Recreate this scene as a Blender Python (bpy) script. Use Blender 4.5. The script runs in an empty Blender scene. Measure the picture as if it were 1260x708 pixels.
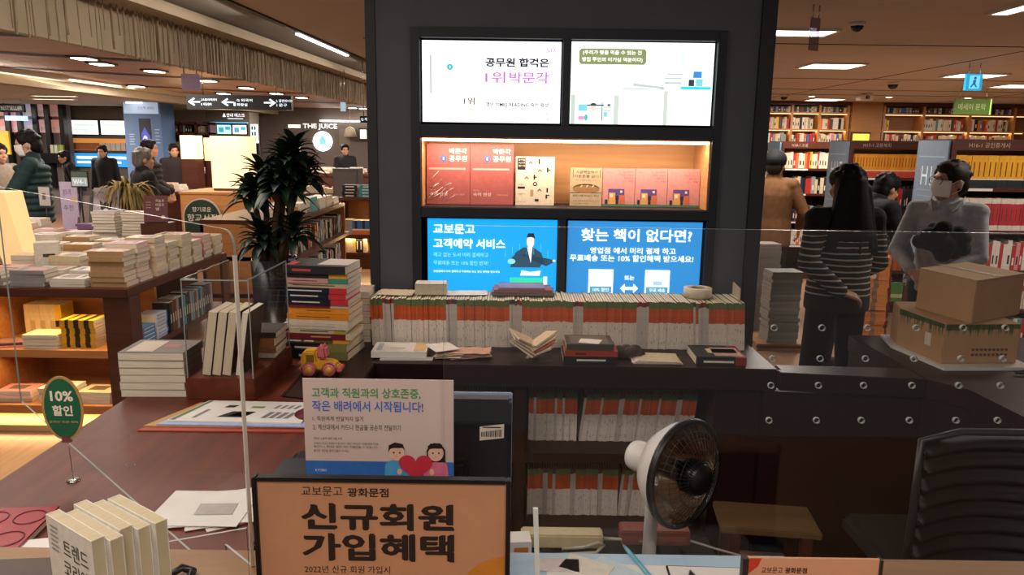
import bpy, bmesh, math, random
from mathutils import Vector, Matrix
random.seed(7)
C = bpy.context.scene.collection
sc = bpy.context.scene
PI = math.pi
def rgb(h):
    h = h.lstrip('#')
    v = [int(h[i:i+2], 16)/255 for i in (0, 2, 4)]
    return tuple(x/12.92 if x <= .04045 else ((x+.055)/1.055)**2.4 for x in v)
# ------------------------------------------------------------ camera, world, light, exposure
PITCH, ROLL, CAMZ, FPX = math.radians(10.9), math.radians(.8), 1.68, 910.0
cd = bpy.data.cameras.new('camera'); cam = bpy.data.objects.new('camera', cd); C.objects.link(cam)
cd.sensor_fit = 'HORIZONTAL'; cd.sensor_width = 36; cd.lens = 36*FPX/1260
cd.clip_start = .05; cd.clip_end = 100
CM = Matrix.Rotation(PI/2-PITCH, 4, 'X') @ Matrix.Rotation(ROLL, 4, 'Z')
cam.matrix_world = Matrix.Translation((0, 0, CAMZ)) @ CM
sc.camera = cam
def ray(u, v): return CM.to_3x3() @ Vector(((u-630)/FPX, -(v-354)/FPX, -1))
def P(u, v, y):                      # the world point seen at photo pixel (u, v) at depth y
    d = ray(u, v); return Vector((0, 0, CAMZ)) + d*(y/d.y)
def G(u, v, z):                      # the same at height z
    d = ray(u, v); return Vector((0, 0, CAMZ)) + d*((z-CAMZ)/d.z)
w = bpy.data.worlds.new('world'); sc.world = w; w.use_nodes = True
w.node_tree.nodes['Background'].inputs[0].default_value = (*rgb('#fff0e6'), 1)
w.node_tree.nodes['Background'].inputs[1].default_value = .27
sc.view_settings.view_transform = 'Standard'; sc.view_settings.look = 'None'
sc.view_settings.gamma = 1; sc.view_settings.use_curve_mapping = False
sc.view_settings.exposure = 0
LK = 4.5
def area(loc, sx, sy, power, col='#fff3e8', rot=(0, 0, 0), name='ceiling_and_fill_area'):
    l = bpy.data.lights.new(name, 'AREA'); l.shape = 'RECTANGLE'; l.size = sx; l.size_y = sy
    l.energy = power*LK; l.color = rgb(col)
    o = bpy.data.objects.new(name, l); C.objects.link(o); o.location = loc; o.rotation_euler = rot
    return o
# the lamps of the hall (under the ceiling panels, plus lamps added for fill)
for x, y, p in ((2.2, 6.6, 13), (3.75, 9.2, 22), (5.9, 10.2, 24), (6.3, 15.2, 8), (7.2, 10.6, 20), (4.2, 4.4, 12), (9, 14, 18), (4.5, 12.8, 18)):
    area((x, y, 2.66), 1.1, .5, p)
for x, y, p in ((-4.6, 5.2, 14), (-4.4, 8.2, 15), (-5.4, 10.8, 20), (-3.4, 12.8, 18), (-9, 13.5, 42), (-12, 15, 25), (-4.6, 16, 26), (-1.2, 14.5, 25), (-2.0, 3.4, 8)):
    area((x, y, 2.39 if x < -6.3 else (2.47 if x < -2.9 else 2.62)), 1.2, 1.2, p)  # some have no fitting, added to brighten the left hall
for y in (5, 8.5, 12): area((-2.25+.066*(y-5), y, 2.66), 3.2, .04, 2.2, '#fff0e0', (0, math.radians(-62), math.radians(90-3.8)) if 0 else (math.radians(60), 0, math.radians(90)), 'added_strip_area')  # light strips added along the joint to brighten the fascia
for y in (5.5, 9, 12.5): area((-6.1, y, 2.38), 3, .04, 2, '#ffeedd', (math.radians(140), 0, math.radians(-90)), 'added_strip_area'); area((-3.25+.066*(y-5), y, 2.40), 3, .04, 5, '#ffeedd', (math.radians(150), 0, math.radians(90)), 'added_strip_area')  # unseen uplights added to brighten the brown ceiling
area((0.3, -.6, 2.66), 1.6, .6, 9, '#fff6f0'); area((-1.5, .9, 2.66), 1, .5, 7)  # unseen overhead lamps added to light the foreground

# ------------------------------------------------------------ materials
MC = {}
def mat(name, col, rough=.55, metal=0, noise=.06, scale=40, emit=0, spec=.4, col2=None, stretch=None, bump=0):
    if name in MC: return MC[name]
    m = bpy.data.materials.new(name); m.use_nodes = True; nt = m.node_tree; b = nt.nodes['Principled BSDF']
    c = rgb(col) if isinstance(col, str) else col
    b.inputs['Roughness'].default_value = rough; b.inputs['Metallic'].default_value = metal
    b.inputs['Specular IOR Level'].default_value = spec
    tc = nt.nodes.new('ShaderNodeTexCoord'); nz = nt.nodes.new('ShaderNodeTexNoise'); rp = nt.nodes.new('ShaderNodeValToRGB')
    src = tc.outputs['Object']
    if stretch:
        mp = nt.nodes.new('ShaderNodeMapping'); mp.inputs['Scale'].default_value = stretch
        nt.links.new(src, mp.inputs[0]); src = mp.outputs[0]
    nt.links.new(src, nz.inputs['Vector']); nz.inputs['Scale'].default_value = scale; nz.inputs['Detail'].default_value = 3
    nt.links.new(nz.outputs['Fac'], rp.inputs[0])
    c2 = rgb(col2) if col2 else tuple(min(1, x*(1+noise)) for x in c)
    c1 = c if col2 else tuple(x*(1-noise) for x in c)
    rp.color_ramp.elements[0].position = .3; rp.color_ramp.elements[1].position = .7
    rp.color_ramp.elements[0].color = (*c1, 1); rp.color_ramp.elements[1].color = (*c2, 1)
    nt.links.new(rp.outputs[0], b.inputs['Base Color'])
    if emit:
        b.inputs['Emission Color'].default_value = (*c, 1); b.inputs['Emission Strength'].default_value = emit
    if bump:
        bp = nt.nodes.new('ShaderNodeBump'); bp.inputs['Strength'].default_value = bump; bp.inputs['Distance'].default_value = .01
        nt.links.new(nz.outputs['Fac'], bp.inputs['Height']); nt.links.new(bp.outputs[0], b.inputs['Normal'])
    MC[name] = m; return m
def cm(h, rough=.5): return mat('cover_'+h.strip('#'), h, rough, noise=.08, scale=60)
def wood(name, c1, c2, rough=.4, st=(1, 12, 12), scale=3, spec=.4): return mat(name, c1, rough, col2=c2, stretch=st, scale=scale, spec=spec)
def lit(name, col, e): return mat(name, col, .6, emit=e, noise=.01)
def glass(name, tint='#ffffff', gloss=.022, edge=False):
    if name in MC: return MC[name]
    m = bpy.data.materials.new(name); m.use_nodes = True; nt = m.node_tree; nt.nodes.clear()
    out = nt.nodes.new('ShaderNodeOutputMaterial'); tr = nt.nodes.new('ShaderNodeBsdfTransparent'); gl = nt.nodes.new('ShaderNodeBsdfGlossy')
    mx = nt.nodes.new('ShaderNodeMixShader'); tr.inputs[0].default_value = (*rgb(tint), 1); gl.inputs['Roughness'].default_value = .02
    nz = nt.nodes.new('ShaderNodeTexNoise'); nz.inputs['Scale'].default_value = 3; mr = nt.nodes.new('ShaderNodeMapRange')
    mr.inputs['To Min'].default_value = gloss*.8; mr.inputs['To Max'].default_value = gloss*1.2
    nt.links.new(nz.outputs['Fac'], mr.inputs['Value']); nt.links.new(mr.outputs[0], mx.inputs[0])
    nt.links.new(tr.outputs[0], mx.inputs[1]); nt.links.new(gl.outputs[0], mx.inputs[2]); nt.links.new(mx.outputs[0], out.inputs[0])
    MC[name] = m; return m
M_page = mat('page_paper', '#d9cfba', .8, stretch=(150, 3, 3), scale=4, noise=.14)
M_paper = mat('white_paper', '#dcd8d0', .7, noise=.03, scale=20)
M_black = mat('black_print', '#15130f', .6)
M_navy = mat('navy_frame', '#1b2029', .45, noise=.05)
M_white = mat('white_plastic', '#d8d4cc', .35, noise=.03, scale=10)
M_blackp = mat('black_plastic', '#0c0c0e', .35, noise=.1, scale=30)
M_darkwood = wood('dark_wood', '#2e1815', '#241311', .42, spec=.22)
M_redwood = wood('red_brown_wood', '#6a301d', '#532417', .45, st=(10, 1, 10), spec=.25)
M_tanwood = wood('tan_wood', '#94704a', '#83603c', .5, st=(1.5, 12, 12))
M_oak = wood('oak_wood', '#b87f48', '#a56d3b', .45, st=(1.5, 14, 14))
M_walnut = wood('walnut_wood', '#51291b', '#422015', .4)
M_glass = glass('clear_acrylic'); M_edge = mat('acrylic_edge', '#8f948e', .25, noise=.05, spec=.6)
M_metal = mat('brushed_metal', '#b9b6b0', .25, 1)
M_card = mat('cardboard', '#b08a60', .8, noise=.05, scale=15)

# ------------------------------------------------------------ mesh builder
class MB:
    def __init__(s): s.v = []; s.f = []; s.m = []; s.s = []; s.T = None
    def add(s, vs, fs, m=0, sm=False):
        o = len(s.v)
        s.v += [tuple(s.T @ Vector(v)) for v in vs] if s.T is not None else [tuple(v) for v in vs]
        for f in fs: s.f.append([i+o for i in f]); s.m.append(m); s.s.append(sm)
        return s
    def box(s, x0, x1, y0, y1, z0, z1, m=0):
        return s.add([(x0,y0,z0),(x1,y0,z0),(x1,y1,z0),(x0,y1,z0),(x0,y0,z1),(x1,y0,z1),(x1,y1,z1),(x0,y1,z1)],
              [(0,3,2,1),(4,5,6,7),(0,1,5,4),(1,2,6,5),(2,3,7,6),(3,0,4,7)], m)
    def tube(s, pts, r, n=8, m=0, sm=True, cap=True):
        pts = [Vector(p) for p in pts]; rs = r if isinstance(r, (list, tuple)) else [r]*len(pts)
        vs, fs = [], []; u = None
        for i, p in enumerate(pts):
            t = (pts[min(i+1, len(pts)-1)]-pts[max(i-1, 0)]).normalized()
            if u is None: u = t.orthogonal().normalized()
            u = (u - t*u.dot(t)).normalized(); w_ = t.cross(u)
            for k in range(n):
                a = 2*PI*k/n; vs.append(p+(u*math.cos(a)+w_*math.sin(a))*rs[i])
        for i in range(len(pts)-1):
            for k in range(n): fs.append((i*n+k, i*n+(k+1)%n, (i+1)*n+(k+1)%n, (i+1)*n+k))
        if cap: fs.append(tuple(range(n))[::-1]); fs.append(tuple(range((len(pts)-1)*n, len(pts)*n)))
        return s.add(vs, fs, m, sm)
    def lathe(s, prof, n=24, m=0, sm=True, o=(0, 0, 0), ax=(0, 0, 1), cap=False):
        q = Vector((0, 0, 1)).rotation_difference(Vector(ax)); o = Vector(o); vs, fs = [], []
        for r, z in prof:
            for k in range(n):
                a = 2*PI*k/n; vs.append(o + q @ Vector((r*math.cos(a), r*math.sin(a), z)))
        for i in range(len(prof)-1):
            for k in range(n): fs.append((i*n+k, i*n+(k+1)%n, (i+1)*n+(k+1)%n, (i+1)*n+k))
        if cap: fs.append(tuple(range(n))[::-1]); fs.append(tuple(range((len(prof)-1)*n, len(prof)*n)))
        return s.add(vs, fs, m, sm)
    def loft(s, rings, n=22, m=0):          # closed skin over level ellipses (centre, rx, ry)
        vs, fs = [], []
        for c, rx, ry in rings:
            for k in range(n): vs.append((c[0]+rx*math.cos(2*PI*k/n), c[1]+ry*math.sin(2*PI*k/n), c[2]))
        L = len(rings)
        for i in range(L-1):
            for k in range(n): fs.append((i*n+k, i*n+(k+1)%n, (i+1)*n+(k+1)%n, (i+1)*n+k))
        fs.append(tuple(range(n))[::-1]); fs.append(tuple(range((L-1)*n, L*n)))
        return s.add(vs, fs, m, True)
    def ring(s, c, R, r, ax=(0, 0, 1), n=20, k=6, m=0):
        return s.lathe([(R+r*math.cos(2*PI*i/k), r*math.sin(2*PI*i/k)) for i in range(k+1)], n, m, True, c, ax)
    def prism(s, poly, y0, y1, m=0):          # an outline in x, z carried from y0 to y1
        n = len(poly)
        return s.add([(x, y0, z) for x, z in poly]+[(x, y1, z) for x, z in poly],
              [tuple(range(n)), tuple(range(n, 2*n))[::-1]]+[(i, i+n, (i+1)%n+n, (i+1)%n) for i in range(n)], m)
    def slab(s, poly, z0, z1, m=0):           # an outline in x, y carried from z0 to z1
        n = len(poly)
        return s.add([(x, y, z0) for x, y in poly]+[(x, y, z1) for x, y in poly],
              [tuple(range(n))[::-1], tuple(range(n, 2*n))]+[(i, (i+1)%n, (i+1)%n+n, i+n) for i in range(n)], m)
    def ell(s, c, r, nu=16, nv=10, m=0):
        prof = [(math.sin(PI*i/nv), -math.cos(PI*i/nv)) for i in range(nv+1)]; vs, fs = [], []
        for a, b in prof:
            for k in range(nu): vs.append((c[0]+r[0]*a*math.cos(2*PI*k/nu), c[1]+r[1]*a*math.sin(2*PI*k/nu), c[2]+r[2]*b))
        for i in range(nv):
            for k in range(nu): fs.append((i*nu+k, i*nu+(k+1)%nu, (i+1)*nu+(k+1)%nu, (i+1)*nu+k))
        return s.add(vs, fs, m, True)
    # printing: flat shapes in the x, z plane facing -y
    def rect(s, x0, x1, z0, z1, y=0, m=0): return s.add([(x0,y,z0),(x1,y,z0),(x1,y,z1),(x0,y,z1)], [(0,1,2,3)], m)
    def poly(s, pts, y=0, m=0): return s.add([(x, y, z) for x, z in pts], [tuple(range(len(pts)))], m)
    def disc(s, cx, cz, rx, rz, y=0, m=0, n=28, a0=0, a1=2*PI):
        full = abs(a1-a0-2*PI) < 1e-6
        return s.poly([(cx+rx*math.cos(a0+(a1-a0)*k/(n if full else n-1)), cz+rz*math.sin(a0+(a1-a0)*k/(n if full else n-1))) for k in range(n)], y, m)
    def text(s, t, x0, x1, z0, z1, y=0, m=0, bold=0.0, keep=False, skew=0):
        cu = bpy.data.curves.new('lettering', 'FONT'); cu.body = t; cu.offset = bold; cu.resolution_u = 2
        o = bpy.data.objects.new('lettering', cu); me = o.to_mesh()
        co = [v.co.copy() for v in me.vertices]; fs = [tuple(p.vertices) for p in me.polygons]
        o.to_mesh_clear(); bpy.data.objects.remove(o); bpy.data.curves.remove(cu)
        if not co: return s
        ax, bx = min(c.x for c in co), max(c.x for c in co); az, bz = min(c.y for c in co), max(c.y for c in co)
        sx, sz = (x1-x0)/max(bx-ax, 1e-6), (z1-z0)/max(bz-az, 1e-6)
        if keep: sx = sz
        return s.add([(x0+(c.x-ax)*sx+skew*(c.y-az)*sz, y, z0+(c.y-az)*sz) for c in co], fs, m)
    def build(s, name, mats, parent=None, loc=None, rot=None, bevel=0, seg=2):
        me = bpy.data.meshes.new(name); me.from_pydata(s.v, [], s.f)
        for q in (mats if isinstance(mats, (list, tuple)) else [mats]): me.materials.append(q)
        me.polygons.foreach_set('material_index', s.m); me.polygons.foreach_set('use_smooth', s.s); me.update()
        if bevel:
            bm = bmesh.new(); bm.from_mesh(me)
            es = [e for e in bm.edges if len(e.link_faces) == 2 and e.calc_face_angle(0) > .6]
            bmesh.ops.bevel(bm, geom=es, offset=bevel, segments=seg, affect='EDGES', clamp_overlap=True)
            bm.to_mesh(me); bm.free()
        o = bpy.data.objects.new(name, me); C.objects.link(o)
        if parent: o.parent = parent
        if loc is not None: o.location = loc
        if rot is not None: o.rotation_euler = rot
        return o
def tag(o, label, cat, group=None, kind=None):
    o['label'] = label; o['category'] = cat
    if group: o['group'] = group
    if kind: o['kind'] = kind
    return o
def struct(o, label=None): 
    o['kind'] = 'structure'
    if label: o['label'] = label
    return o
def thing(name, label, cat, loc=(0, 0, 0), rz=0, group=None):
    o = bpy.data.objects.new(name, None); C.objects.link(o); o.location = loc; o.rotation_euler = (0, 0, rz)
    o.empty_display_size = .05
    return tag(o, label, cat, group)
ONES = ['', 'first', 'second', 'third', 'fourth', 'fifth', 'sixth', 'seventh', 'eighth', 'ninth', 'tenth', 'eleventh', 'twelfth', 'thirteenth', 'fourteenth', 'fifteenth', 'sixteenth', 'seventeenth', 'eighteenth', 'nineteenth']
TENS = ['', '', 'twent', 'thirt', 'fort', 'fift', 'sixt', 'sevent', 'eight', 'ninet']
def nth(n):
    if n >= 100: return ('two-' if n >= 200 else '')+('hundredth' if n % 100 == 0 else 'hundred-and-'+nth(n % 100))
    if n < 20: return ONES[n]
    return TENS[n//10]+('ieth' if n % 10 == 0 else 'y-'+ONES[n % 10])
LY = Matrix.Rotation(-PI/2, 4, 'Y')
def BX(x0, x1, y0, y1, z0, z1, name, m, parent=None, bevel=0):
    return MB().box(x0, x1, y0, y1, z0, z1).build(name, m, parent, bevel=bevel)

# a book: spine at y=0 facing -y, thickness along x, height along z; cover is the thing, the pages its part
def book(name, label, group, M, t, d, h, col, bands=(), marks=(), mcol='#e8e0d0', page=None, hard=.0012, art=None, cat='book'):
    c = min(hard, t*.15); e = .003 if hard > .002 else .0006
    mats = [cm(col)]; zs = sorted({0.0, 1.0, *[b[0] for b in bands], *[b[1] for b in bands]}); mb = MB()
    U = [(0, 0), (t, 0), (t, d), (t-c, d), (t-c, c), (c, c), (c, d), (0, d)]
    idx = []
    for a, b in zip(zs, zs[1:]):
        k = 0
        for b0, b1, bc in bands:
            if b0-1e-6 <= a and b <= b1+1e-6:
                q = cm(bc)
                if q not in mats: mats.append(q)
                k = mats.index(q)
        idx.append(k)
    n = 8
    vs = [(x, y, z*h) for z in zs for x, y in U]; mb.add(vs, [])
    for i, k in enumerate(idx):
        for j in range(n): mb.f.append([i*n+j, i*n+(j+1) % n, (i+1)*n+(j+1) % n, (i+1)*n+j]); mb.m.append(k); mb.s.append(False)
    for base, rev, k in ((0, True, idx[0]), ((len(zs)-1)*n, False, idx[-1])):
        for q in ((0, 1, 4, 5), (1, 2, 3, 4), (5, 6, 7, 0)):
            q = [base+i for i in q]; mb.f.append(q[::-1] if rev else q); mb.m.append(k); mb.s.append(False)
    if marks:
        mats.append(cm(mcol)); mi = len(mats)-1
        for z0, z1, x0, x1 in marks: mb.rect(t*x0, t*x1, h*z0, h*z1, -.0004, mi)
    if art:
        for z0, z1, y0, y1, ac in art:
            q = cm(ac)
            if q not in mats: mats.append(q)
            mb.add([(t+.0004, d*y0, h*z0), (t+.0004, d*y1, h*z0), (t+.0004, d*y1, h*z1), (t+.0004, d*y0, h*z1)], [(0, 1, 2, 3)], mats.index(q))
    o = mb.build(name, mats); o.matrix_world = M
    tag(o, label, cat, group)
    MB().box(c, t-c, c, d-e, e, h-e).build('page_block', page or M_page, o)
    return o
CN = {'white': '#cfc8ba', 'cream': '#cdbb98', 'grey': '#8d8a86', 'red': '#a8302c', 'orange': '#d0682a', 'yellow': '#dcae2c', 'green': '#3c7a52', 'teal': '#3f8f92',
      'blue': '#3a64a0', 'navy': '#20263c', 'purple': '#6c4a74', 'pink': '#c98588', 'brown': '#5e3d2c', 'black': '#1b1917', 'tan': '#a8865e', 'maroon': '#5a2028'}
def row_up(name, items, M, where, group, gap=.0006, frm='aisle end', lean=0, cat='book', step=None):
    """a row of upright books along local x; items: (colour word, t, d, h, extras)"""
    x = 0
    for i, (cw, t, d, h, ex) in enumerate(items):
        L = f"{cw} {ex.get('kind', 'book')} {nth(i+1)} from the {frm} {where}"
        m = M @ Matrix.Translation((x, random.uniform(0, .006), 0))
        if lean: m = m @ Matrix.Rotation(lean, 4, 'Y')
        k = {a: b for a, b in ex.items() if a not in ('kind', 'hex')}
        book(name, L, group, m, t, d, h, ex.get('hex', CN.get(cw, '#888888')), cat=cat, **k)
        x += (t if not lean else t/math.cos(lean))+gap
    return x
def stack(name, x, y, z, rz, items, where, group, jit=.01, back=False, cat='book'):
    """books lying on each other, first item lowest; spine to -y (back=True: fore-edge to -y)"""
    n = len(items)
    for i, (cw, t, d, h, ex) in enumerate(items):
        k = n-i
        pos = 'top' if k == 1 else nth(k)+' from the top'
        if n == 1: L = f"{cw} {ex.get('kind', 'book')} lying {where}"
        else: L = f"{cw} {ex.get('kind', 'book')} {pos} {where}"
        r = rz+random.uniform(-1, 1)*jit*4
        m = Matrix.Translation((x+random.uniform(-jit, jit), y+random.uniform(-jit, jit), z)) @ Matrix.Rotation(r+(PI if back else 0), 4, 'Z') @ Matrix.Translation((h/2, -d/2, 0)) @ LY
        q = {a: b for a, b in ex.items() if a not in ('kind', 'hex')}
        book(name, L, group, m, t, d, h, ex.get('hex', CN.get(cw, '#888888')), cat=cat, **q)
        z += t+.0004
    return z
# ------------------------------------------------------------ the setting
M_floor = wood('floor_planks', '#86664f', '#73553f', .32, st=(9, .8, 1), scale=4, spec=.5)
M_ceil = mat('warm_ceiling', '#c3b5a2', .8, noise=.04, scale=2)
M_ceil2 = mat('grey_cove', '#77736a', .7, noise=.04, scale=2)
M_beige = mat('beige_fascia', '#a3947c', .7, noise=.05, scale=6)
M_woodceil = wood('brown_slat_ceiling', '#b58c70', '#9c745a', .5, st=(.6, 14, 1), scale=3)
M_wallgrey = mat('grey_wall', '#a0978a', .7, noise=.05, scale=4)
struct(MB().box(-18, 13, -1.5, 20, -.1, 0).build('floor', M_floor))
def lin(x0, k, y): return x0+k*(y-5)
def strip(name, xa, xb, k, y0, y1, z0, z1, m):
    return struct(MB().slab([(lin(xa, k, y0), y0), (lin(xb, k, y0), y0), (lin(xb, k, y1), y1), (lin(xa, k, y1), y1)], z0, z1).build(name, m))
K = .066
strip('ceiling', -2.19, 14, K, -1.5, 20, 2.7, 2.78, M_ceil)
strip('ceiling', -2.80, -2.19, K, -1.5, 20, 2.74, 2.8, M_ceil2)
strip('trim_1', -2.20, -2.14, K, -1.5, 20, 2.685, 2.74, mat('dark_joint', '#2a2520', .6))
strip('trim_2', -3.09, -2.79, K, -1.5, 20, 2.66, 2.8, M_beige)
strip('trim_3', -2.80, -2.74, K, -1.5, 20, 2.64, 2.7, M_beige)
strip('wall_fascia', -3.16, -3.09, K, -1.5, 20, 2.33, 2.8, M_beige)
strip('ceiling', -6.4, -3.16, K, -1.5, 20, 2.5, 2.6, M_woodceil)
strip('trim_4', -6.6, -6.36, .05, -1.5, 20, 2.33, 2.6, M_beige)
strip('trim_5', -6.36, -6.2, .05, -1.5, 20, 2.44, 2.6, M_beige)
strip('ceiling', -18, -6.6, .05, -1.5, 20, 2.42, 2.6, mat('store_ceiling', '#b5ad9c', .7))
struct(BX(-18, -2, 19.2, 19.4, 0, 2.6, 'wall_back', M_wallgrey))
struct(BX(-2, 13, 17.0, 17.3, 0, 2.7, 'wall_back', wood('wall_wood', '#9c6a3c', '#8a5b32', .5)))
struct(BX(13, 13.2, -1.5, 20, 0, 2.7, 'wall_right', M_wallgrey)); struct(BX(-18.2, -18, -1.5, 20, 0, 2.6, 'wall_left', M_wallgrey))
# seams of the right ceiling and the black gaps of the brown one
sm = MB()
for y in (4.2, 7.6, 11.2, 13.2, 14.4): sm.box(-1.5, 12.9, y, y+.015, 2.694, 2.7)
for x in (1.2, 5.2, 9): sm.box(x, x+.012, 5, 17, 2.695, 2.7)
struct(sm.build('trim_6', mat('ceiling_seam', '#4a3b2d', .8)))
gp = MB()
for y0 in (4.6, 6.4, 8.6, 11.2, 14.2):
    pts = [(-6.3+.3*i, y0+1.7*math.sin(PI*.5*i/11)**1.0) for i in range(12)]
    for (xa, ya), (xb, yb) in zip(pts, pts[1:]):
        gp.add([(xa, ya, 2.492), (xb, yb, 2.492), (xb, yb+.2, 2.492), (xa, ya+.2, 2.492)], [(0, 3, 2, 1)])
struct(gp.build('trim_7', M_black))
# thin hanging strings along the fascia: nobody could count them
st = MB(); y = 1.5
while y < 19:
    for q in range(2):
        yy = y+random.uniform(0, .09); x = lin(-3.03+q*.035, K, yy); zb = 2.30+random.choice((0, 0, .0, .08, .16))*random.random()
        st.tube([(x, yy, 2.665), (x+random.uniform(-.008, .008), yy, zb)], random.choice((.0035, .005, .010)), 4, 0, False)
    y += .04 if y > 7.5 else (.075 if y > 5.8 else .13)
tag(st.build('string_curtain', mat('string', '#86735c', .6, noise=.3, scale=9)), 'curtain of thin hanging brown strings along the beige ceiling fascia', 'curtain', kind='stuff')
M_lamp = lit('lamp_panel', '#fff2dc', 7); M_lampb = lit('lamp_cool', '#eef2f5', 5)
# ceiling lights of the right hall
def clight(cx, cy, sx, sy, z, label, mm=None, name='ceiling_light', rz=0):
    t = thing(name, label, 'light', (cx, cy, z), rz, 'panel lights in the ceiling')
    f = MB(); a, b = sx/2, sy/2
    for q in ((-a-.03, a+.03, -b-.03, -b), (-a-.03, a+.03, b, b+.03), (-a-.03, -a, -b, b), (a, a+.03, -b, b)): f.box(*q, -.02, .02)
    f.build('light_frame', M_white, t); MB().box(-a, a, -b, b, -.012, .012).build('diffuser', mm or M_lamp, t)
g = G(955, 38, 2.7); clight(g.x, g.y, .95, .3, 2.698, 'long white ceiling light cut off by the dark pillar')
g = G(1023, 80, 2.7); clight(g.x, g.y, .62, .5, 2.698, 'white ceiling light above the head of the woman in stripes')
g = G(1015, 122, 2.7); clight(g.x, g.y, .62, .6, 2.698, 'small white ceiling light close to the wall bookcase')
g = G(1199, 92, 2.7); clight(g.x, g.y, .62, .45, 2.698, 'white ceiling light just behind the glowing blue sign')
g = G(1254, 105, 2.7); clight(g.x, g.y, .62, .5, 2.698, 'white ceiling light beyond the blue sign, cut by the picture edge')
g = G(1258, 7, 2.7); clight(g.x, g.y, .12, .5, 2.698, 'white ceiling light in the upper corner of the picture')
for u, v, L in ((999, 118, 'tiny round downlight close to the pillar'), (1094, 119, 'tiny round downlight between the dome camera and bookcase'), (1191, 120, 'tiny round downlight under the blue sign')):
    g = G(u, v, 2.7); t = thing('downlight', L, 'light', (g.x, g.y, 2.7), 0, 'round downlights')
    MB().lathe([(.09, .0), (.09, -.015), (.07, -.015)], 16).build('ring', M_white, t); MB().lathe([(.07, -.012), (.001, -.012)], 16).build('lens', M_lamp, t)
n = 0
for u, v in ((103, 70), (190, 86), (256, 98), (303, 107), (340, 114), (371, 119), (434, 132), (447, 133), (125, 77), (168, 105), (212, 125), (275, 114)):
    n += 1; g = G(u, v, 2.5); t = thing('downlight', f'small bright downlight in the brown slatted ceiling, {nth(n)} along the string curtain', 'light', (g.x, g.y, 2.5), 0, 'downlights in the brown ceiling')
    MB().box(-.11, .11, -.13, .13, -.02, .0).build('trim_ring', M_black, t); MB().box(-.08, .08, -.1, .1, -.026, -.02).build('lens', lit('downlens', '#fff4e0', 9), t)
for u, v, k in ((67, 117, 'upper'), (66, 121, 'lower')):
    g = G(u, v, 2.42); clight(g.x, g.y, .75, .12, 2.418, f'{k} of two slim white tubes in the store ceiling beyond the beam', M_lamp, 'tube_light')
l0 = G(366, 39, 2.7); l1 = G(427, 66, 2.7)
t = MB(); d = (l1-l0).normalized(); nrm = Vector((-d.y, d.x, 0))*.022
t.slab([tuple((l0+nrm)[:2]), tuple((l0-nrm)[:2]), tuple((l1-nrm)[:2]), tuple((l1+nrm)[:2])], 2.672, 2.686)
tag(t.build('strip_light', M_lampb), 'thin white strip light in the dark ceiling joint beside the pillar', 'light')

# ------------------------------------------------------------ the dark pillar with its screens
PY = 3.17
M_pil = mat('pillar_grey', '#53555d', .55, noise=.05, scale=8)
pb = MB()
pb.box(-.6, -.43, PY, 4.1, 0, 2.7).box(.865, 1.03, PY, 4.1, 0, 2.7).box(-.43, .865, PY, 4.1, 2.15, 2.7).box(-.43, .865, PY, 4.1, 0, 1.0).box(-.43, .865, PY+.3, 4.1, 1.0, 2.15)
struct(pb.build('pillar', M_pil))
struct(MB().box(1.0, 1.06, PY-.02, PY+.3, 0, 2.7).box(-.615, -.575, PY-.008, PY+.1, 0, 2.7).build('trim_8', mat('pillar_edge', '#26272b', .5)))
cab = thing('display_cabinet', 'dark navy framed display cabinet with four screens built into the pillar', 'cabinet', (0, PY, 1.0))
fr = MB(); Z0, Z1 = 0.0, 1.15
zr = [.0, .03, .37, .405, .72, .765, 1.11, 1.15]
for a, b in ((0, .035), (.375, .415), (.712, .762), (1.108, 1.15)): fr.box(-.391, .827, -.0215, .05, a, b)
fr.box(-.43, -.392, -.0215, .3, .001, 1.149).box(.828, .865, -.0215, .3, .001, 1.149).box(.196, .227, -.0215, .05, .036, .374).box(.196, .227, -.0215, .05, .763, 1.107)
fr.build('frame', M_navy, cab)
sh = MB(); sh.box(-.392, .828, .27, .295, .41, .72).box(-.4, -.388, .0, .27, .41, .72).box(.824, .836, .0, .27, .41, .72)
sh.box(-.392, .828, 0, .28, .705, .715)
sh.build('shelf_lining', wood('lining_wood', '#c99a68', '#bb8b5a', .45, st=(1, 1, 14)), cab)
MB().box(-.392, .828, -.01, .28, .405, .418).build('shelf', M_navy, cab)
MB().box(-.385, .82, .015, .05, .693, .704).build('light_strip', lit('warm_strip', '#ffe0bc', 9), cab)
area((.22, PY+.03, 1.688), 1.18, .03, .9, '#ffe2c4', (math.radians(16), 0, 0), 'shelf_light_area')

def screen(name, label, x0, x1, z0, z1, bg, e):
    t = thing(name, label, 'screen', (x0, PY+.012, z0))
    W, H = x1-x0, z1-z0
    b = MB().box(-.003, W+.003, .006, .045, -.003, H+.003).build('casing', M_blackp, t)
    MB().rect(0, W, 0, H, 0).build('picture', lit('screen_'+bg.strip('#'), bg, e), t)
    return t, W, H
def ink(h, e=1.0): return lit(f'ink_{h.strip("#")}_{int(e*10)}', h, e)
S, W, H = screen('display_screen', 'upper white screen with pink Korean headline beside the pillar edge', -.385, .19, 1.772, 2.1, '#f4f6fa', 1.5)
k = MB()
k.text('공무원 합격은', W*.455, W*.915, H*.69, H*.80, -.002, 0, .035).text('1위', W*.455, W*.60, H*.49, H*.63, -.002, 1, .015).text('박문각', W*.63, W*.915, H*.49, H*.63, -.002, 1, .015)
k.text('1위', W*.30, W*.38, H*.22, H*.31, -.002, 2, .02).text('영어 TIMES READING 숙어 완성', W*.46, W*.915, H*.20, H*.255, -.002, 0, .02)
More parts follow.
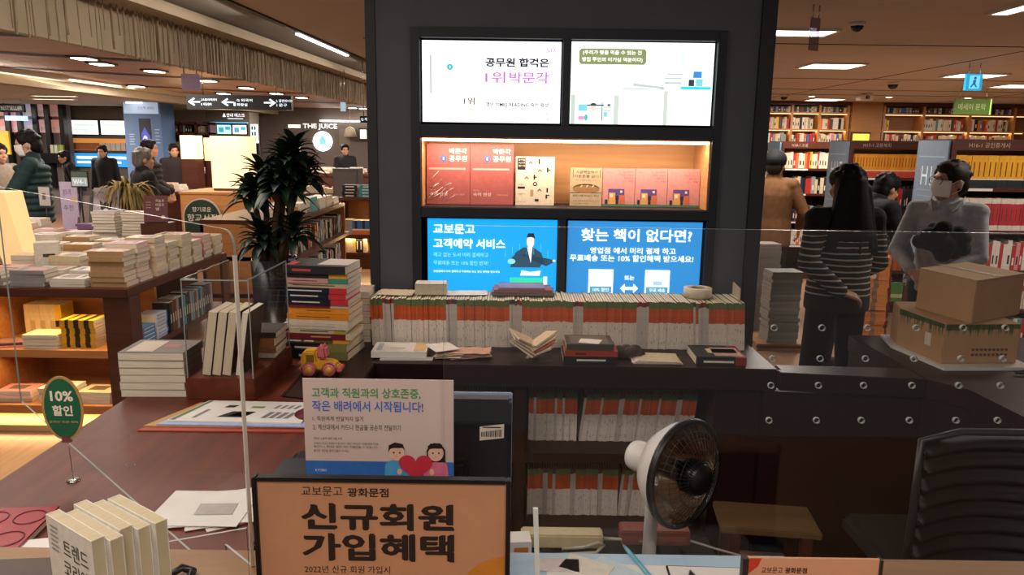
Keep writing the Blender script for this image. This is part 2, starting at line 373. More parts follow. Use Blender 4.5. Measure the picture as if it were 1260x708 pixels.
k.text('공무원 영어는 이것으로 끝냅니다', W*.50, W*.85, H*.28, H*.31, -.002, 2, 0).text('50', W*.89, W*.955, H*.87, H*.93, -.002, 1).disc(W*.2, H*.68, W*.022, W*.022, -.002, 3).text('1', W*.196, W*.204, H*.665, H*.695, -.003, 4)
k.rect(W*.055, W*.068, H*.35, H*.83, -.002, 5).rect(0, W*.07, H*.15, H*.20, -.0015, 6).text('박문각 공무원', W*.06, W*.4, H*.03, H*.045, -.002, 5).text('합격', W*.9, W*.945, H*.04, H*.13, -.002, 2)
k.disc(W*.345, H*.17, W*.04, H*.012, -.0018, 7)
k.build('lettering', [ink('#2c3440', .4), ink('#d070cc', .9), ink('#80665c', .7), ink('#36b8c4', 1), ink('#ffffff', 1.3), ink('#b9bcc8', 1), ink('#e8e8f4', 1.2), ink('#f0d8b8', 1.2)], S)
S, W, H = screen('display_screen', 'upper white screen with olive speech label and drawn shop scene', .232, .822, 1.772, 2.103, '#f3fbf8', 1.5)
k = MB()
rr = [(W*.055+W*.47*x, H*.73+H*.19*z) for x, z in ((.03, 0), (.97, 0), (1, .15), (1, .85), (.97, 1), (.03, 1), (0, .85), (0, .15))]
k.poly(rr, -.001, 0).text('(우리가 빵을 먹을 수 있는 건', W*.08, W*.49, H*.84, H*.90, -.002, 1, .01).text('빵집 주인의 이기심 덕분이다)', W*.075, W*.50, H*.755, H*.815, -.002, 1, .01)
k.rect(W*.005, W*.035, 0, H*.36, -.001, 2).rect(W*.31, W*.345, 0, H*.36, -.001, 2).rect(W*.035, W*.31, H*.0, H*.37, -.001, 3)
k.rect(W*.06, W*.12, H*.16, H*.24, -.002, 4).rect(W*.12, W*.24, H*.225, H*.24, -.002, 5).rect(W*.06, W*.105, H*.05, H*.10, -.002, 6).rect(W*.225, W*.23, H*.04, H*.27, -.002, 5)
k.rect(W*.24, W*.29, H*.20, H*.21, -.002, 7).rect(W*.24, W*.29, H*.16, H*.165, -.002, 5).rect(W*.24, W*.265, H*.09, H*.15, -.002, 4).rect(W*.265, W*.285, H*.22, H*.25, -.002, 8)
k.disc(W*.165, H*.20, W*.022, H*.045, -.003, 9).disc(W*.165, H*.225, W*.024, H*.035, -.0032, 5, a0=0, a1=PI).poly([(W*.13, H*.03), (W*.20, H*.03), (W*.19, H*.15), (W*.14, H*.15)], -.0025, 10).disc(W*.115, H*.08, W*.012, H*.04, -.003, 11)
k.rect(W*.36, W*.66, H*.435, H*.442, -.001, 8).poly([(W*.44, H*.47), (W*.66, H*.44), (W*.66, H*.47), (W*.44, H*.51)], -.001, 12).rect(W*.66, W*.69, H*.0, H*.42, -.001, 2)
k.rect(W*.66, W*.78, H*.5, H*.53, -.001, 12).rect(W*.66, W*.78, H*.56, H*.585, -.001, 12).rect(W*.68, W*.79, H*.61, H*.635, -.001, 12).rect(W*.775, W*.99, H*.44, H*.475, -.002, 13)
k.rect(W*.83, W*.87, H*.48, H*.56, -.002, 5).rect(W*.86, W*.92, H*.58, H*.66, -.002, 14).rect(W*.88, W*.93, H*.48, H*.57, -.002, 4).rect(W*.78, W*.79, H*.7, H*.92, -.002, 15)
k.text('이기심과 시장', W*.07, W*.5, H*.66, H*.69, -.002, 12)
k.build('lettering', [ink('#8d9a68', .9), ink('#ffffff', 1.4), ink('#c3cfc6', 1.1), ink('#dff6f2', 1.2), ink('#86d4dc', 1), ink('#3a4b58', .7), ink('#e59ac8', 1), ink('#d6e07a', 1), ink('#6a7a80', .8), ink('#f6d2c0', 1.1), ink('#ffffff', 1.4), ink('#4fc3b0', 1), ink('#c2ccd0', 1), ink('#28cdd6', 1.2), ink('#3e8fd8', 1), ink('#bfeef0', 1.2)], S)
S, W, H = screen('display_screen', 'lower bright blue screen with a drawn man reading at books', -.368, .192, 1.04, 1.366, '#0f9fe6', 1.05)
k = MB()
k.text('교보문고', W*.045, W*.365, H*.80, H*.925, -.002, 0, .02).text('고객예약 서비스', W*.045, W*.60, H*.605, H*.735, -.002, 0, .02)
k.text('재고 없는 도서 미리 결제하고', W*.045, W*.47, H*.49, H*.55, -.002, 1).text('무료배송 또는 10% 할인 받자!', W*.045, W*.47, H*.38, H*.44, -.002, 1).text('영업점에서 미리 결제하고 무료배송 또는 할인 혜택을 받으세요', W*.045, W*.56, H*.28, H*.31, -.002, 0)
k.poly([(W*.64, H*.36), (W*.68, H*.56), (W*.74, H*.63), (W*.82, H*.63), (W*.88, H*.56), (W*.92, H*.38), (W*.985, H*.44), (W*.97, H*.47), (W*.91, H*.47), (W*.87, H*.36)], -.001, 2)
k.poly([(W*.62, H*.44), (W*.69, H*.41), (W*.74, H*.55), (W*.70, H*.57)], -.0012, 2).poly([(W*.77, H*.63), (W*.81, H*.63), (W*.80, H*.42)], -.0015, 3).poly([(W*.785, H*.62), (W*.80, H*.62), (W*.803, H*.5)], -.002, 4)
k.disc(W*.795, H*.71, W*.028, H*.085, -.002, 5).poly([(W*.765, H*.76), (W*.775, H*.82), (W*.82, H*.82), (W*.83, H*.75), (W*.80, H*.77)], -.0025, 6).disc(W*.65, H*.44, W*.03, H*.035, -.002, 7).disc(W*.98, H*.455, W*.012, H*.014, -.002, 5)
k.poly([(W*.72, H*.25), (W*.87, H*.25), (W*.88, H*.32), (W*.80, H*.30), (W*.73, H*.32)], -.002, 8)
k.rect(W*.64, W*.92, H*.13, H*.22, -.002, 9).rect(W*.90, W*.93, H*.13, H*.24, -.0025, 10).rect(W*.66, W*.90, H*.02, H*.12, -.002, 11)
for i in range(7): k.rect(W*(.60+.055*i), W*(.603+.055*i), H*(.5+.04*(i % 3)), H*(.6+.04*(i % 3)), -.001, 12)
k.build('lettering', [ink('#ffffff', 1.3), ink('#8fdcf8', 1.1), ink('#33586e', .6), ink('#ffffff', 1.1), ink('#b9dce8', 1), ink('#ffe9dc', 1.1), ink('#1d3446', .5), ink('#8fd8d8', 1), ink('#f2f2f2', 1), ink('#35d6a8', 1), ink('#e0f4ee', 1), ink('#8ce6c2', 1), ink('#4fd0e8', 1)], S)
S, W, H = screen('display_screen', 'lower blue screen with white Korean question and two white cards', .238, .818, 1.04, 1.364, '#2f8ed6', .9)
k = MB()
k.text('찾는 책이 없다면?', W*.10, W*.925, H*.73, H*.90, -.002, 0, .02).text('영업점 에서 미리 결제 하고', W*.17, W*.81, H*.565, H*.65, -.002, 0, .015).text('무료배송 또는 10% 할인혜택 받으세요!', W*.02, W*.945, H*.46, H*.55, -.002, 0, .015)
for a in (.165, .59):
    k.rect(W*a, W*(a+.185), H*.02, H*.35, -.002, 0).rect(W*(a+.01), W*(a+.175), H*.03, H*.12, -.003, 1).text('신청서', W*(a+.05), W*(a+.13), H*.27, H*.30, -.003, 2).text('고객예약', W*(a+.05), W*(a+.13), H*.22, H*.24, -.003, 2)
k.text('10% 할인', W*.20, W*.32, H*.05, H*.10, -.004, 0).text('무료 배송', W*.625, W*.745, H*.05, H*.10, -.004, 0).text('또는', W*.435, W*.51, H*.21, H*.27, -.002, 0, .015)
k.poly([(W*.405, H*.095), (W*.44, H*.16), (W*.44, H*.115), (W*.505, H*.115), (W*.505, H*.16), (W*.54, H*.095), (W*.505, H*.03), (W*.505, H*.075), (W*.44, H*.075), (W*.44, H*.03)], -.002, 0).rect(W*.65, W*.72, H*.145, H*.20, -.003, 3)
k.build('lettering', [ink('#ffffff', 1.25), ink('#5fa9cc', .8), ink('#b9c4cc', 1), ink('#9fd0ee', 1)], S)

# books on the lit shelf, covers out
def cover_out(name, label, group, x, w, h, t, col, y=PY+.13, z=1.419, lean=.06, cat='book', art=None, mats=()):
    M = Matrix.Translation((x, y, z)) @ Matrix.Rotation(-lean, 4, 'X') @ Matrix.Rotation(-PI/2, 4, 'Z')
    o = book(name, label, group, M, t, w, h, col, cat=cat)
    if art:
        a = MB(); a.T = Matrix.Rotation(PI/2, 4, 'Z') @ Matrix.Translation((0, -t-.0006, 0)); art(a, w, h); a.build('cover_art', list(mats), o)
    return o
def wb(a, w, h):
    a.text('박문각', w*.52, w*.93, h*.84, h*.93, 0, 0, .02).text('공무원', w*.52, w*.93, h*.71, h*.81, 0, 0, .02).disc(w*.39, h*.76, w*.075, w*.075, 0, 1).text('1', w*.375, w*.405, h*.735, h*.785, -.0004, 0)
    a.rect(w*.05, w*.9, h*.575, h*.605, 0, 2).text('숙어 완성', w*.07, w*.48, h*.14, h*.20, 0, 0, .01).text('영어', w*.07, w*.2, h*.22, h*.25, 0, 2).text('박문각출판', w*.62, w*.88, h*.15, h*.175, 0, 2)
m_w = [cm('#ead6d2'), cm('#3f62a4'), cm('#d8a9a4')]
cover_out('study_book', 'large rose pink study book in crinkled wrap, at shelf end', None, -.382, .19, .262, .022, '#a85a58', art=wb, mats=m_w)
cover_out('study_book', 'large rose pink study book beside the white puzzle-like cover', None, -.19, .19, .262, .022, '#a85a58', art=wb, mats=m_w)
wr = MB()
for i in range(16):
    x0 = random.uniform(-.38, -.3); z0 = random.uniform(1.425, 1.53); L = random.uniform(.02, .06); a = random.uniform(.3, 1.1)
    wr.tube([(x0, PY+.1075+(z0-1.419)*.06, z0), (x0+L*math.cos(a), PY+.1065+(z0-1.419)*.06, z0+L*math.sin(a))], random.uniform(.0006, .0014), 4)
tag(wr.build('plastic_wrap', mat('shiny_wrap', '#f4e6e2', .15, spec=.8)), 'crinkled clear wrap around the pink study book at shelf end', 'wrap')
def sisa(a, w, h):
    for t_, x, z in (('시', .58, .87), ('사', .80, .70), ('상', .45, .55), ('식', .8, .28)):
        pass
    for x, z, s in ((.38, .86, 1), (.62, .70, 1), (.28, .55, 1), (.62, .30, 1)):
        a.poly([(w*(x-.06), h*z), (w*x, h*(z+.05)), (w*(x+.06), h*z), (w*(x+.035), h*(z-.012)), (w*x, h*(z+.018)), (w*(x-.035), h*(z-.012))], 0, 1)
    for x, z, hh in ((.58, .85, .11), (.80, .68, .1), (.46, .53, .1), (.80, .27, .09)): a.rect(w*x, w*(x+.04), h*z, h*(z+hh), 0, 0)
    a.rect(w*.83, w*.90, h*.72, h*.74, 0, 0).rect(w*.49, w*.55, h*.57, h*.59, 0, 0).rect(w*.78, w*.88, h*.20, h*.22, 0, 0).rect(w*.78, w*.82, h*.14, h*.2, 0, 0).disc(w*.5, h*.44, w*.055, w*.055, 0, 0).disc(w*.5, h*.44, w*.028, w*.028, -.0004, 2)
    a.rect(w*.04, w*.25, h*.73, h*.97, 0, 0).text('공기업', w*.06, w*.23, h*.91, h*.95, -.0004, 2).text('시사', w*.06, w*.23, h*.85, h*.89, -.0004, 2).text('상식', w*.06, w*.23, h*.79, h*.83, -.0004, 2)
    a.text('2022', w*.05, w*.2, h*.41, h*.44, 0, 0).rect(w*.05, w*.24, h*.34, h*.385, 0, 0).rect(w*.38, w*.46, h*.18, h*.32, 0, 3).rect(w*.5, w*.6, h*.08, h*.13, 0, 0).text('박문각', w*.05, w*.25, h*.22, h*.245, 0, 0).text('빅데이터', w*.05, w*.27, h*.06, h*.075, 0, 0)
cover_out('textbook', 'white book with scattered red arrows and black strokes on cover', None, .01, .17, .212, .018, '#d9cdbb', art=sisa, mats=[M_black, cm('#b23838'), cm('#e0d6c6'), cm('#a98a70')])
def bread(a, w, h):
    a.text('시골빵집에서', w*.18, w*.85, h*.85, h*.93, 0, 0).text('자본론을 굽다', w*.12, w*.9, h*.74, h*.82, 0, 0).rect(w*.08, w*.095, h*.74, h*.95, 0, 0).rect(w*.93, w*.945, h*.74, h*.95, 0, 0).text('작은 가게에서 찾은 이야기', w*.15, w*.85, h*.66, h*.69, 0, 0)
    a.disc(w*.5, h*.46, w*.42, h*.12, 0, 1).disc(w*.5, h*.44, w*.42, h*.105, -.0003, 2)
    for x in (.32, .5, .68): a.poly([(w*x, h*.5), (w*(x+.05), h*.55), (w*(x+.07), h*.54), (w*(x+.02), h*.49)], -.0006, 3)
    a.rect(0, w, h*.34, h*.352, 0, 0).text('와타나베 이야기 책의', w*.08, w*.9, h*.24, h*.3, 0, 0).text('빵집 주인의 마음으로 쓴 경제', w*.1, w*.9, h*.12, h*.15, 0, 0).text('작은 빵집 이야기', w*.1, w*.6, h*.05, h*.08, 0, 0)
cover_out('novel', 'beige book with a drawn loaf of bread on cover', None, .25, .14, .167, .018, '#b5a184', art=bread, mats=[cm('#2c2620'), cm('#4b3320'), cm('#94704a'), cm('#e6d6b8')])
def pinkb(a, w, h):
    a.text('작은 가게의', w*.62, w*.93, h*.88, h*.93, 0, 0).text('다정한 이웃과', w*.52, w*.93, h*.80, h*.85, 0, 0).text('함께 보낸', w*.66, w*.93, h*.72, h*.77, 0, 0).text('어느 계절', w*.6, w*.93, h*.64, h*.69, 0, 0).text('장편 소설', w*.07, w*.3, h*.88, h*.9, 0, 0)
    a.rect(w*.18, w*.68, h*.18, h*.46, 0, 1).rect(w*.2, w*.4, h*.06, h*.36, -.0004, 2).rect(w*.42, w*.5, h*.06, h*.28, -.0004, 3).rect(w*.52, w*.7, h*.06, h*.3, -.0004, 4).rect(w*.08, w*.16, h*.06, h*.18, -.0004, 3).rect(w*.23, w*.33, h*.24, h*.33, -.0008, 5).rect(w*.55, w*.62, h*.36, h*.42, -.0004, 5).rect(0, w, 0, h*.06, 0, 6)
for i, nm in enumerate(('beside the bread book', 'in the middle of the pink three', 'at the wooden shelf side')):
    cover_out('novel', f'pink novel with purple street picture, standing {nm}', 'pink novels on the lit shelf', .394+.143*i, .141, .167, .016, '#c98a88', art=pinkb,
              mats=[cm('#9c5c60'), cm('#57488a'), cm('#d6a15c'), cm('#2f2a33'), cm('#c46a48'), cm('#e8d6b0'), cm('#4f7a66')])

# ------------------------------------------------------------ counters
ct = thing('shelving_counter', 'dark brown counter with two magazine shelves in front of the pillar', 'counter', (0, 0, 0))
MB().slab([(-.738, 2.285), (-.51, 2.225), (-.51, 2.66), (1.0, 2.66), (1.0, 3.15), (-.738, 3.15)], .785, .87).build('worktop', M_darkwood, ct, bevel=.004)
MB().box(-.73, .78, 2.72, 3.15, .455, .496).build('shelf', M_darkwood, ct, bevel=.003)
MB().box(-.73, .78, 2.70, 3.15, .06, .168).build('shelf', M_darkwood, ct, bevel=.003)
for a, b in ((-.735, -.69), (.015, .06), (.78, .99)): MB().box(a, b, 2.70, 3.15, 0, .785).build('side_panel', M_darkwood, ct, bevel=.003)
MB().box(-.73, .78, 3.12, 3.15, 0, .785).build('back_panel', M_darkwood, ct)
wc = thing('wooden_counter', 'red brown wooden counter top running along the customer side', 'counter', (0, 0, 0))
MB().slab([(-1.23, 1.24), (-.52, 1.24), (-.52, 2.22), (-.742, 2.28), (-.742, 2.95), (-1.23, 2.95)], .83, .87).build('worktop', M_redwood, wc, bevel=.004)
MB().slab([(-1.20, 1.26), (-.55, 1.26), (-.55, 2.2), (-.76, 2.26), (-.76, 2.9), (-1.20, 2.9)], 0, .83).build('cabinet_front', M_walnut, wc)
MB().box(-1.4, 1.62, .45, 1.232, .895, .95).build('ledge_top', M_tanwood, sl := thing('service_ledge', 'tan wooden service ledge at the bottom edge of the picture', 'counter', (0, 0, 0)), bevel=.004)
MB().box(-1.38, 1.6, .5, 1.2, 0, .895).build('ledge_front', M_walnut, sl)
sd = thing('staff_desk', 'dark low staff desk behind the service ledge', 'desk', (0, 0, 0))
MB().box(-.5, .50, 1.24, 1.71, .69, .72).build('desk_top', mat('desk_dark', '#17110f', .7, spec=.1), sd, bevel=.003)
for x in (-.48, .46): MB().box(x, x+.03, 1.26, 1.71, 0, .69).build('side_panel', M_darkwood, sd)
rc = thing('counter_partition', 'dark brown counter partition closing the gap behind the person in stripes', 'counter', (0, 0, 0))
MB().slab([(.994, 2.62), (1.5, 2.56), (1.5, 2.70), (1.006, 2.72), (1.006, 2.657), (.994, 2.657)], .80, .87).build('worktop', M_darkwood, rc, bevel=.003)
MB().slab([(.955, 2.665), (1.5, 2.58), (1.5, 2.69), (.955, 2.695)], 0, .784).build('front_panel', M_darkwood, rc)
rc = thing('side_counter', 'dark brown side counter carrying the cardboard boxes', 'counter', (0, 0, 0))
MB().slab([(1.502, 2.56), (1.585, 2.45), (1.64, 1.25), (2.9, 1.25), (2.9, 3.2), (1.502, 3.2)], .80, .87).build('worktop', M_darkwood, rc, bevel=.003)
MB().slab([(1.503, 2.58), (1.605, 2.45), (1.66, 1.27), (2.88, 1.27), (2.88, 3.18), (1.503, 3.18)], 0, .80).build('front_panel', M_darkwood, rc)

# magazines, spine out, every one of its own
def mags(n0, x0, x1, y, z, where, lean=lambda f: 0, h=.195):
    x = x0; i = 0
    while x < x1:
        i += 1; f = (x-x0)/(x1-x0); t = random.uniform(.0088, .0112)
        gray = (math.sin(f*37+n0) > .86) or random.random() < .03
        red = not gray and random.random() < .02
        oc = random.choice(('#cc5c2c', '#c45428', '#d06234', '#c0562e'))
        if n0 == 0 and .885 < f < .9: oc = '#8a7a2a'
        bands = () if gray else ((.0, .56, '#e2d6c6'), (.56, .86, oc), (.86, 1, '#66764a'))
        if gray: bands = ((.9, 1, '#8e3a34' if random.random() < .6 else '#4c4a4c'),)
        L = f"{'plain grey' if gray else 'orange-banded'} magazine {nth(i)} from the {'toy truck' if n0 == 0 else 'divider panel'} end {where}"
        M = Matrix.Translation((x, y+random.uniform(-.004, .004), z+max(0, t*math.sin(lean(f)))+.0003)) @ Matrix.Rotation(lean(f), 4, 'Y')
        mk = [(z_, z_+random.uniform(.01, .07), .3, .3+random.uniform(.1, .3)) for z_ in (random.uniform(.05, .2), random.uniform(.28, .46))]
        book('magazine', L, 'upright magazines '+where, M, t, .19, h+random.uniform(-.003, .003), '#c4baae' if gray else '#e2d6c6', bands, mk, '#a1968a', cat='magazine')
        x += t+.0003
mags(0, -.565, .945, 2.915, .8704, 'of the counter-top row', lambda f: -.03 if f < .05 else (-.06 if f > .82 else -.015))
mags(1, .075, .27, 2.85, .4964, 'on the upper shelf, upright group', lambda f: .0, .205)
mags(2, .28, .735, 2.85, .4964, 'on the upper shelf, leaning group', lambda f: .10, .205)
mags(3, -.28, -.02, 2.85, .4964, 'on the upper shelf beside the monitor', lambda f: .0, .205)
mags(4, .075, .745, 2.85, .1684, 'on the bottom shelf', lambda f: .08 if f > .55 else 0, .205)
# ------------------------------------------------------------ on the counters
def sheet(name, label, pts, z, m, group=None, th=.0012, curl=0, cat='paper'):
    mb = MB(); n = len(pts)
    mb.slab(pts, z, z+th)
    return tag(mb.build(name, m), label, cat, group)
def quad(cx, cy, w_, d, a):
    c, s = math.cos(a), math.sin(a)
    return [(cx+x*c-y*s, cy+x*s+y*c) for x, y in ((-w_/2, -d/2), (w_/2, -d/2), (w_/2, d/2), (-w_/2, d/2))]
TZ = .8704
# papers in front of the magazines
p = thing('flyer_pad', 'pale pad of printed flyers lying at the toy truck side of the magazines', 'paper', (-.43, 2.79, TZ), .02)
MB().box(-.105, .105, -.07, .07, .006, .03).build('sheet_block', M_paper, p); 
k = MB(); k.T = Matrix.Translation((0, 0, .0305)) @ Matrix.Rotation(-PI/2, 4, 'X'); k.rect(-.04, .02, -.02, -.014, 0, 0).rect(.055, .1, -.06, .06, 0, 1).rect(-.09, -.07, -.05, .05, 0, 2)
k.build('printing', [cm('#6a7078'), cm('#d9b98a'), cm('#9fb4b8')], p)
MB().box(-.07, .13, -.085, -.05, 0, .005).build('sheet_tray', M_white, p)
sheet('flyer', 'white flyer with pale print leaning over beside the flyer pad', quad(-.27, 2.79, .1, .12, .5), TZ+.032, M_paper)
def bills(name, label, x, y, w_, d, n, cols, rz):
    t = thing(name, label, 'paper', (x, y, TZ), rz); z = 0
    for i in range(n):
        a = random.uniform(-.25, .25); hh = random.uniform(.002, .006)
        pr = [(w_*(q/6-.5), z+hh*(.4+.6*math.sin(q*1.3+i)**2)+q*.0006) for q in range(7)]; th = .0018
        mb = MB(); mb.T = Matrix.Rotation(a, 4, 'Z')
        mb.prism(pr+[(xx, zz+th) for xx, zz in pr[::-1]], -d/2+random.uniform(-.006, .006), d/2)
        mb.build('slip', cm(cols[i % len(cols)]), t); z += .006
    return t
bills('receipt_bundle', 'folded bundle of pinkish slips lying before the magazines', -.16, 2.775, .16, .09, 4, ['#c9a08c', '#d2b09a', '#be9684'], .05)
bills('receipt_bundle', 'crumpled cream slips between the flyer pad and pink slips', -.235, 2.765, .11, .09, 3, ['#cbb79c', '#d5c6ac'], -.15)
bt = thing('slip_tray', 'clear tray holding two clipped bundles of paper slips', 'tray', (.085, 2.76, TZ), .02)
MB().box(-.075, .075, -.055, .055, 0, .004).box(-.075, .075, -.058, -.055, 0, .02).build('tray_body', M_glass, bt)
for i, (x, rz, cc) in enumerate(((-.035, .55, '#c8b79c'), (.035, -.5, '#d8c4a2'))):
    for q in range(4):
        mb = MB(); mb.T = Matrix.Translation((x, q*.004, .036+.012*q)) @ Matrix.Rotation(rz, 4, 'Y') @ Matrix.Rotation(.3*q-.4, 4, 'Z')
        mb.box(-.055, .055, -.045, .045, 0, .007).build('slip_bundle', cm('#b8645a' if (i and q == 1) else cc), bt)
# books by the slips
z = stack('textbook', .30, 2.775, TZ, .0, [('dark navy', .028, .15, .2, dict(hex='#191c22', kind='textbook', marks=[(.2, .75, .35, .6)])), ('red', .022, .15, .2, dict(hex='#a8402a', kind='textbook', marks=[(.6, .8, .3, .65)], mcol='#5a1d16')), ('grey', .024, .14, .18, dict(hex='#4c463f', kind='textbook', art=[(.1, .9, .1, .9, '#6c6258')]))], 'of the pile amid the counter-top slips', 'textbook pile on the counter', jit=.004)
sheet('price_card', 'small white price card lying on the red textbook pile', [(.255, 2.72), (.33, 2.70), (.35, 2.76), (.27, 2.78)], z+.001, M_paper)
sl_ = MB(); sl_.T = Matrix.Translation((.3, 2.7, z)); 
sc_ = MB()
for i in range(26):
    a = i*2.4; r = .035*math.sqrt(i/26)
    sc_.ell((.455+r*math.cos(a)*1.5, 2.80+r*math.sin(a)*.6, TZ+.02+.010*math.sin(i*1.7)), (.026, .018, .018), 8, 6)
tag(sc_.build('crumpled_cloth', mat('dark_cloth', '#4a413c', .9, noise=.2)), 'crumpled dark grey cloth between textbook pile and paper sheets', 'cloth')
nf = thing('paper_sheaf', 'flat sheaf of cream paper sheets before the magazines', 'paper', (.56, 2.765, TZ), -.04)
for i in range(5): MB().slab(quad(random.uniform(-.008, .008), .0, .19-.008*i, .12, random.uniform(-.05, .05)), .0022*i, .0022*i+.0016).build('sheet', M_paper if i % 2 else cm('#cdbfa4'), nf)
stack('textbook', .80, 2.785, TZ, -.02, [('black', .032, .17, .19, dict(hex='#23272a', kind='textbook with white title', marks=[(.25, .85, .3, .55)], bands=[(0, .22, '#8e2f2c')], art=[(.05, .6, .1, .8, '#b79a90'), (.1, .7, .35, .7, '#d2c3a0')]))], 'on the counter end below the tape roll', None, jit=.002)
MB_tape = thing('tape_roll', 'roll of white tape standing on the magazine row', 'tape', (.775, 3.03, TZ+.199))
MB().lathe([(.032, 0), (.058, 0), (.058, .038), (.032, .038), (.032, 0)], 32).build('tape', cm('#cfc4ae'), MB_tape)
MB().lathe([(.028, 0), (.032, 0), (.032, .038), (.028, .038), (.028, 0)], 32).build('core', cm('#9a7a52'), MB_tape)
wbx = thing('card_box', 'small white cardboard box lying on the magazine row', 'box', (-.335, 3.02, TZ+.2), .05)
MB().box(-.065, .065, -.045, .05, 0, .045).build('carton', cm('#c8bda8'), wbx, bevel=.002); MB().box(-.064, .064, -.046, .02, .0455, .047).build('lid_flap', cm('#d5ccb8'), wbx)
sheet('paper_sheet', 'white paper sheet lying on magazines beside the small white box', quad(-.19, 3.03, .17, .1, .1), TZ+.2005, M_paper)
sheet('paper_sheet', 'cream paper sheet on the truck end of the magazine row', quad(-.48, 3.02, .15, .12, -.1), TZ+.2005, cm('#cbb99a'))
stack('workbook', .045, 3.045, TZ+.2005, .0, [('grey', .013, .12, .26, dict(hex='#7a7672', kind='workbook')), ('rose', .012, .12, .24, dict(hex='#96605e', kind='workbook')), ('pale lilac', .008, .12, .19, dict(hex='#8f86a8', kind='workbook'))], 'of the small heap over the magazines', 'workbooks lying over the magazines', jit=.006)
cdv = MB().slab([(.925, 2.95), (.93, 2.95), (.945, 3.1), (.94, 3.1)], TZ+.2, TZ+.25)
tag(cdv.build('card_divider', cm('#b9a98c')), 'upright beige card at the pillar end of the magazine row', 'card')

# the tall pile beside the magazines and the toy truck
TB = [('black', .030, .2, .24, dict(hex='#15161a', bands=[(.0, .32, '#6c6a3c')], marks=[(.4, .8, .3, .6)])), ('black', .030, .2, .24, dict(hex='#17181c', bands=[(.0, .32, '#7c7846')], marks=[(.4, .85, .35, .6)])),
      ('brown', .016, .17, .25, dict(hex='#6a4a32', bands=[(0, .25, '#d99430')], marks=[(.55, .7, .3, .6), (.75, .95, .3, .6)])), ('maroon', .022, .17, .26, dict(hex='#6b1a28', bands=[(0, .08, '#d0c39a')], marks=[(.3, .6, .35, .6)], mcol='#b08a5a')),
      ('cream', .018, .17, .22, dict(hex='#bdb292', bands=[(0, .2, '#a6a03c')], marks=[(.3, .8, .4, .6)], mcol='#4c3f2c')), ('white', .020, .18, .25, dict(hex='#cfc4b0', marks=[(.2, .9, .45, .55)], mcol='#8a7c66')), ('white', .014, .18, .24, dict(hex='#d3c8b4')),
      ('orange', .022, .17, .24, dict(hex='#d98a20', marks=[(.3, .85, .45, .58)], mcol='#7a3c14')), ('orange', .022, .17, .235, dict(hex='#dd9022', marks=[(.3, .7, .45, .58)], mcol='#7a3c14')),
      ('maroon', .012, .17, .23, dict(hex='#7a2038', bands=[(0, .3, '#c9b8a0')])), ('navy', .021, .17, .24, dict(hex='#161a2e', bands=[(0, .28, '#c23238')], marks=[(.45, .9, .4, .62)])), ('navy', .021, .17, .24, dict(hex='#171b30', bands=[(0, .28, '#c8343a')], marks=[(.45, .9, .4, .62)])), ('navy', .021, .17, .24, dict(hex='#171b30', bands=[(0, .28, '#c43438')], marks=[(.4, .95, .4, .62)])),
      ('cream', .018, .17, .235, dict(hex='#c8b08e', marks=[(.2, .9, .4, .6)], mcol='#5a4a3a')), ('pink', .018, .17, .235, dict(hex='#cf9a94', bands=[(0, .33, '#3f8f74')], marks=[(.5, .9, .4, .6)], mcol='#8c4a4a')),
      ('black', .018, .17, .24, dict(hex='#201d1c', bands=[(0, .3, '#d8a23a')])), ('dark grey', .03, .18, .24, dict(hex='#2a2726', marks=[(.55, .85, .3, .6)], mcol='#c84a44', art=[(.0, .5, .2, 1, '#c9bfb4'), (.85, .97, .1, .5, '#c23a40')]))]
stack('hardcover', -.725, 2.80, TZ, -.10, TB, 'of the tall pile beside the magazine row', 'tall pile of books behind the toy truck', jit=.007)
tk = thing('toy_truck', 'yellow and pink plastic toy truck standing before the tall book pile', 'toy', (-.675, 2.53, TZ), 0)
M_ty = mat('toy_yellow', '#d8a02c', .3); M_tp = mat('toy_pink', '#cf6a70', .3)
b = MB(); b.prism([(-.065, .02), (-.065, .075), (-.052, .09), (-.01, .09), (-.005, .055), (.04, .05), (.062, .04), (.068, .02)], -.028, .028); b.build('cab_body', M_ty, tk, bevel=.006)
MB().prism([(-.012, .058), (-.006, .10), (.004, .112), (.022, .105), (.028, .06)], -.024, .024).build('driver_figure', M_tp, tk, bevel=.008)
MB().box(-.074, -.062, -.026, .026, .016, .03).box(.058, .078, -.03, .03, .014, .03).box(-.08, -.06, -.012, .012, .035, .045).build('bumper', M_tp, tk, bevel=.004)
MB().box(-.045, -.018, -.0295, -.027, .05, .076).build('window_pane', cm('#7a5a20'), tk)
for sx in (-.035, .036):
    for sy in (-1, 1):
        wl = MB().lathe([(.006, -.007), (.021, -.007), (.023, 0), (.021, .007), (.006, .007)], 20, 0, True, (sx, sy*.03, .0225), (0, sy, 0)).build('wheel', M_tp, tk)
        MB().lathe([(.001, .009), (.012, .0085), (.014, .002)], 16, 0, True, (sx, sy*.03, .0225), (0, sy, 0)).build('hub_cap', M_ty, wl)
    MB().lathe([(.027, -.006), (.029, 0), (.027, .006)], 20, 0, True, (sx, -.027, .0225), (0, -1, 0)).build('wheel_arch', M_tp, tk)

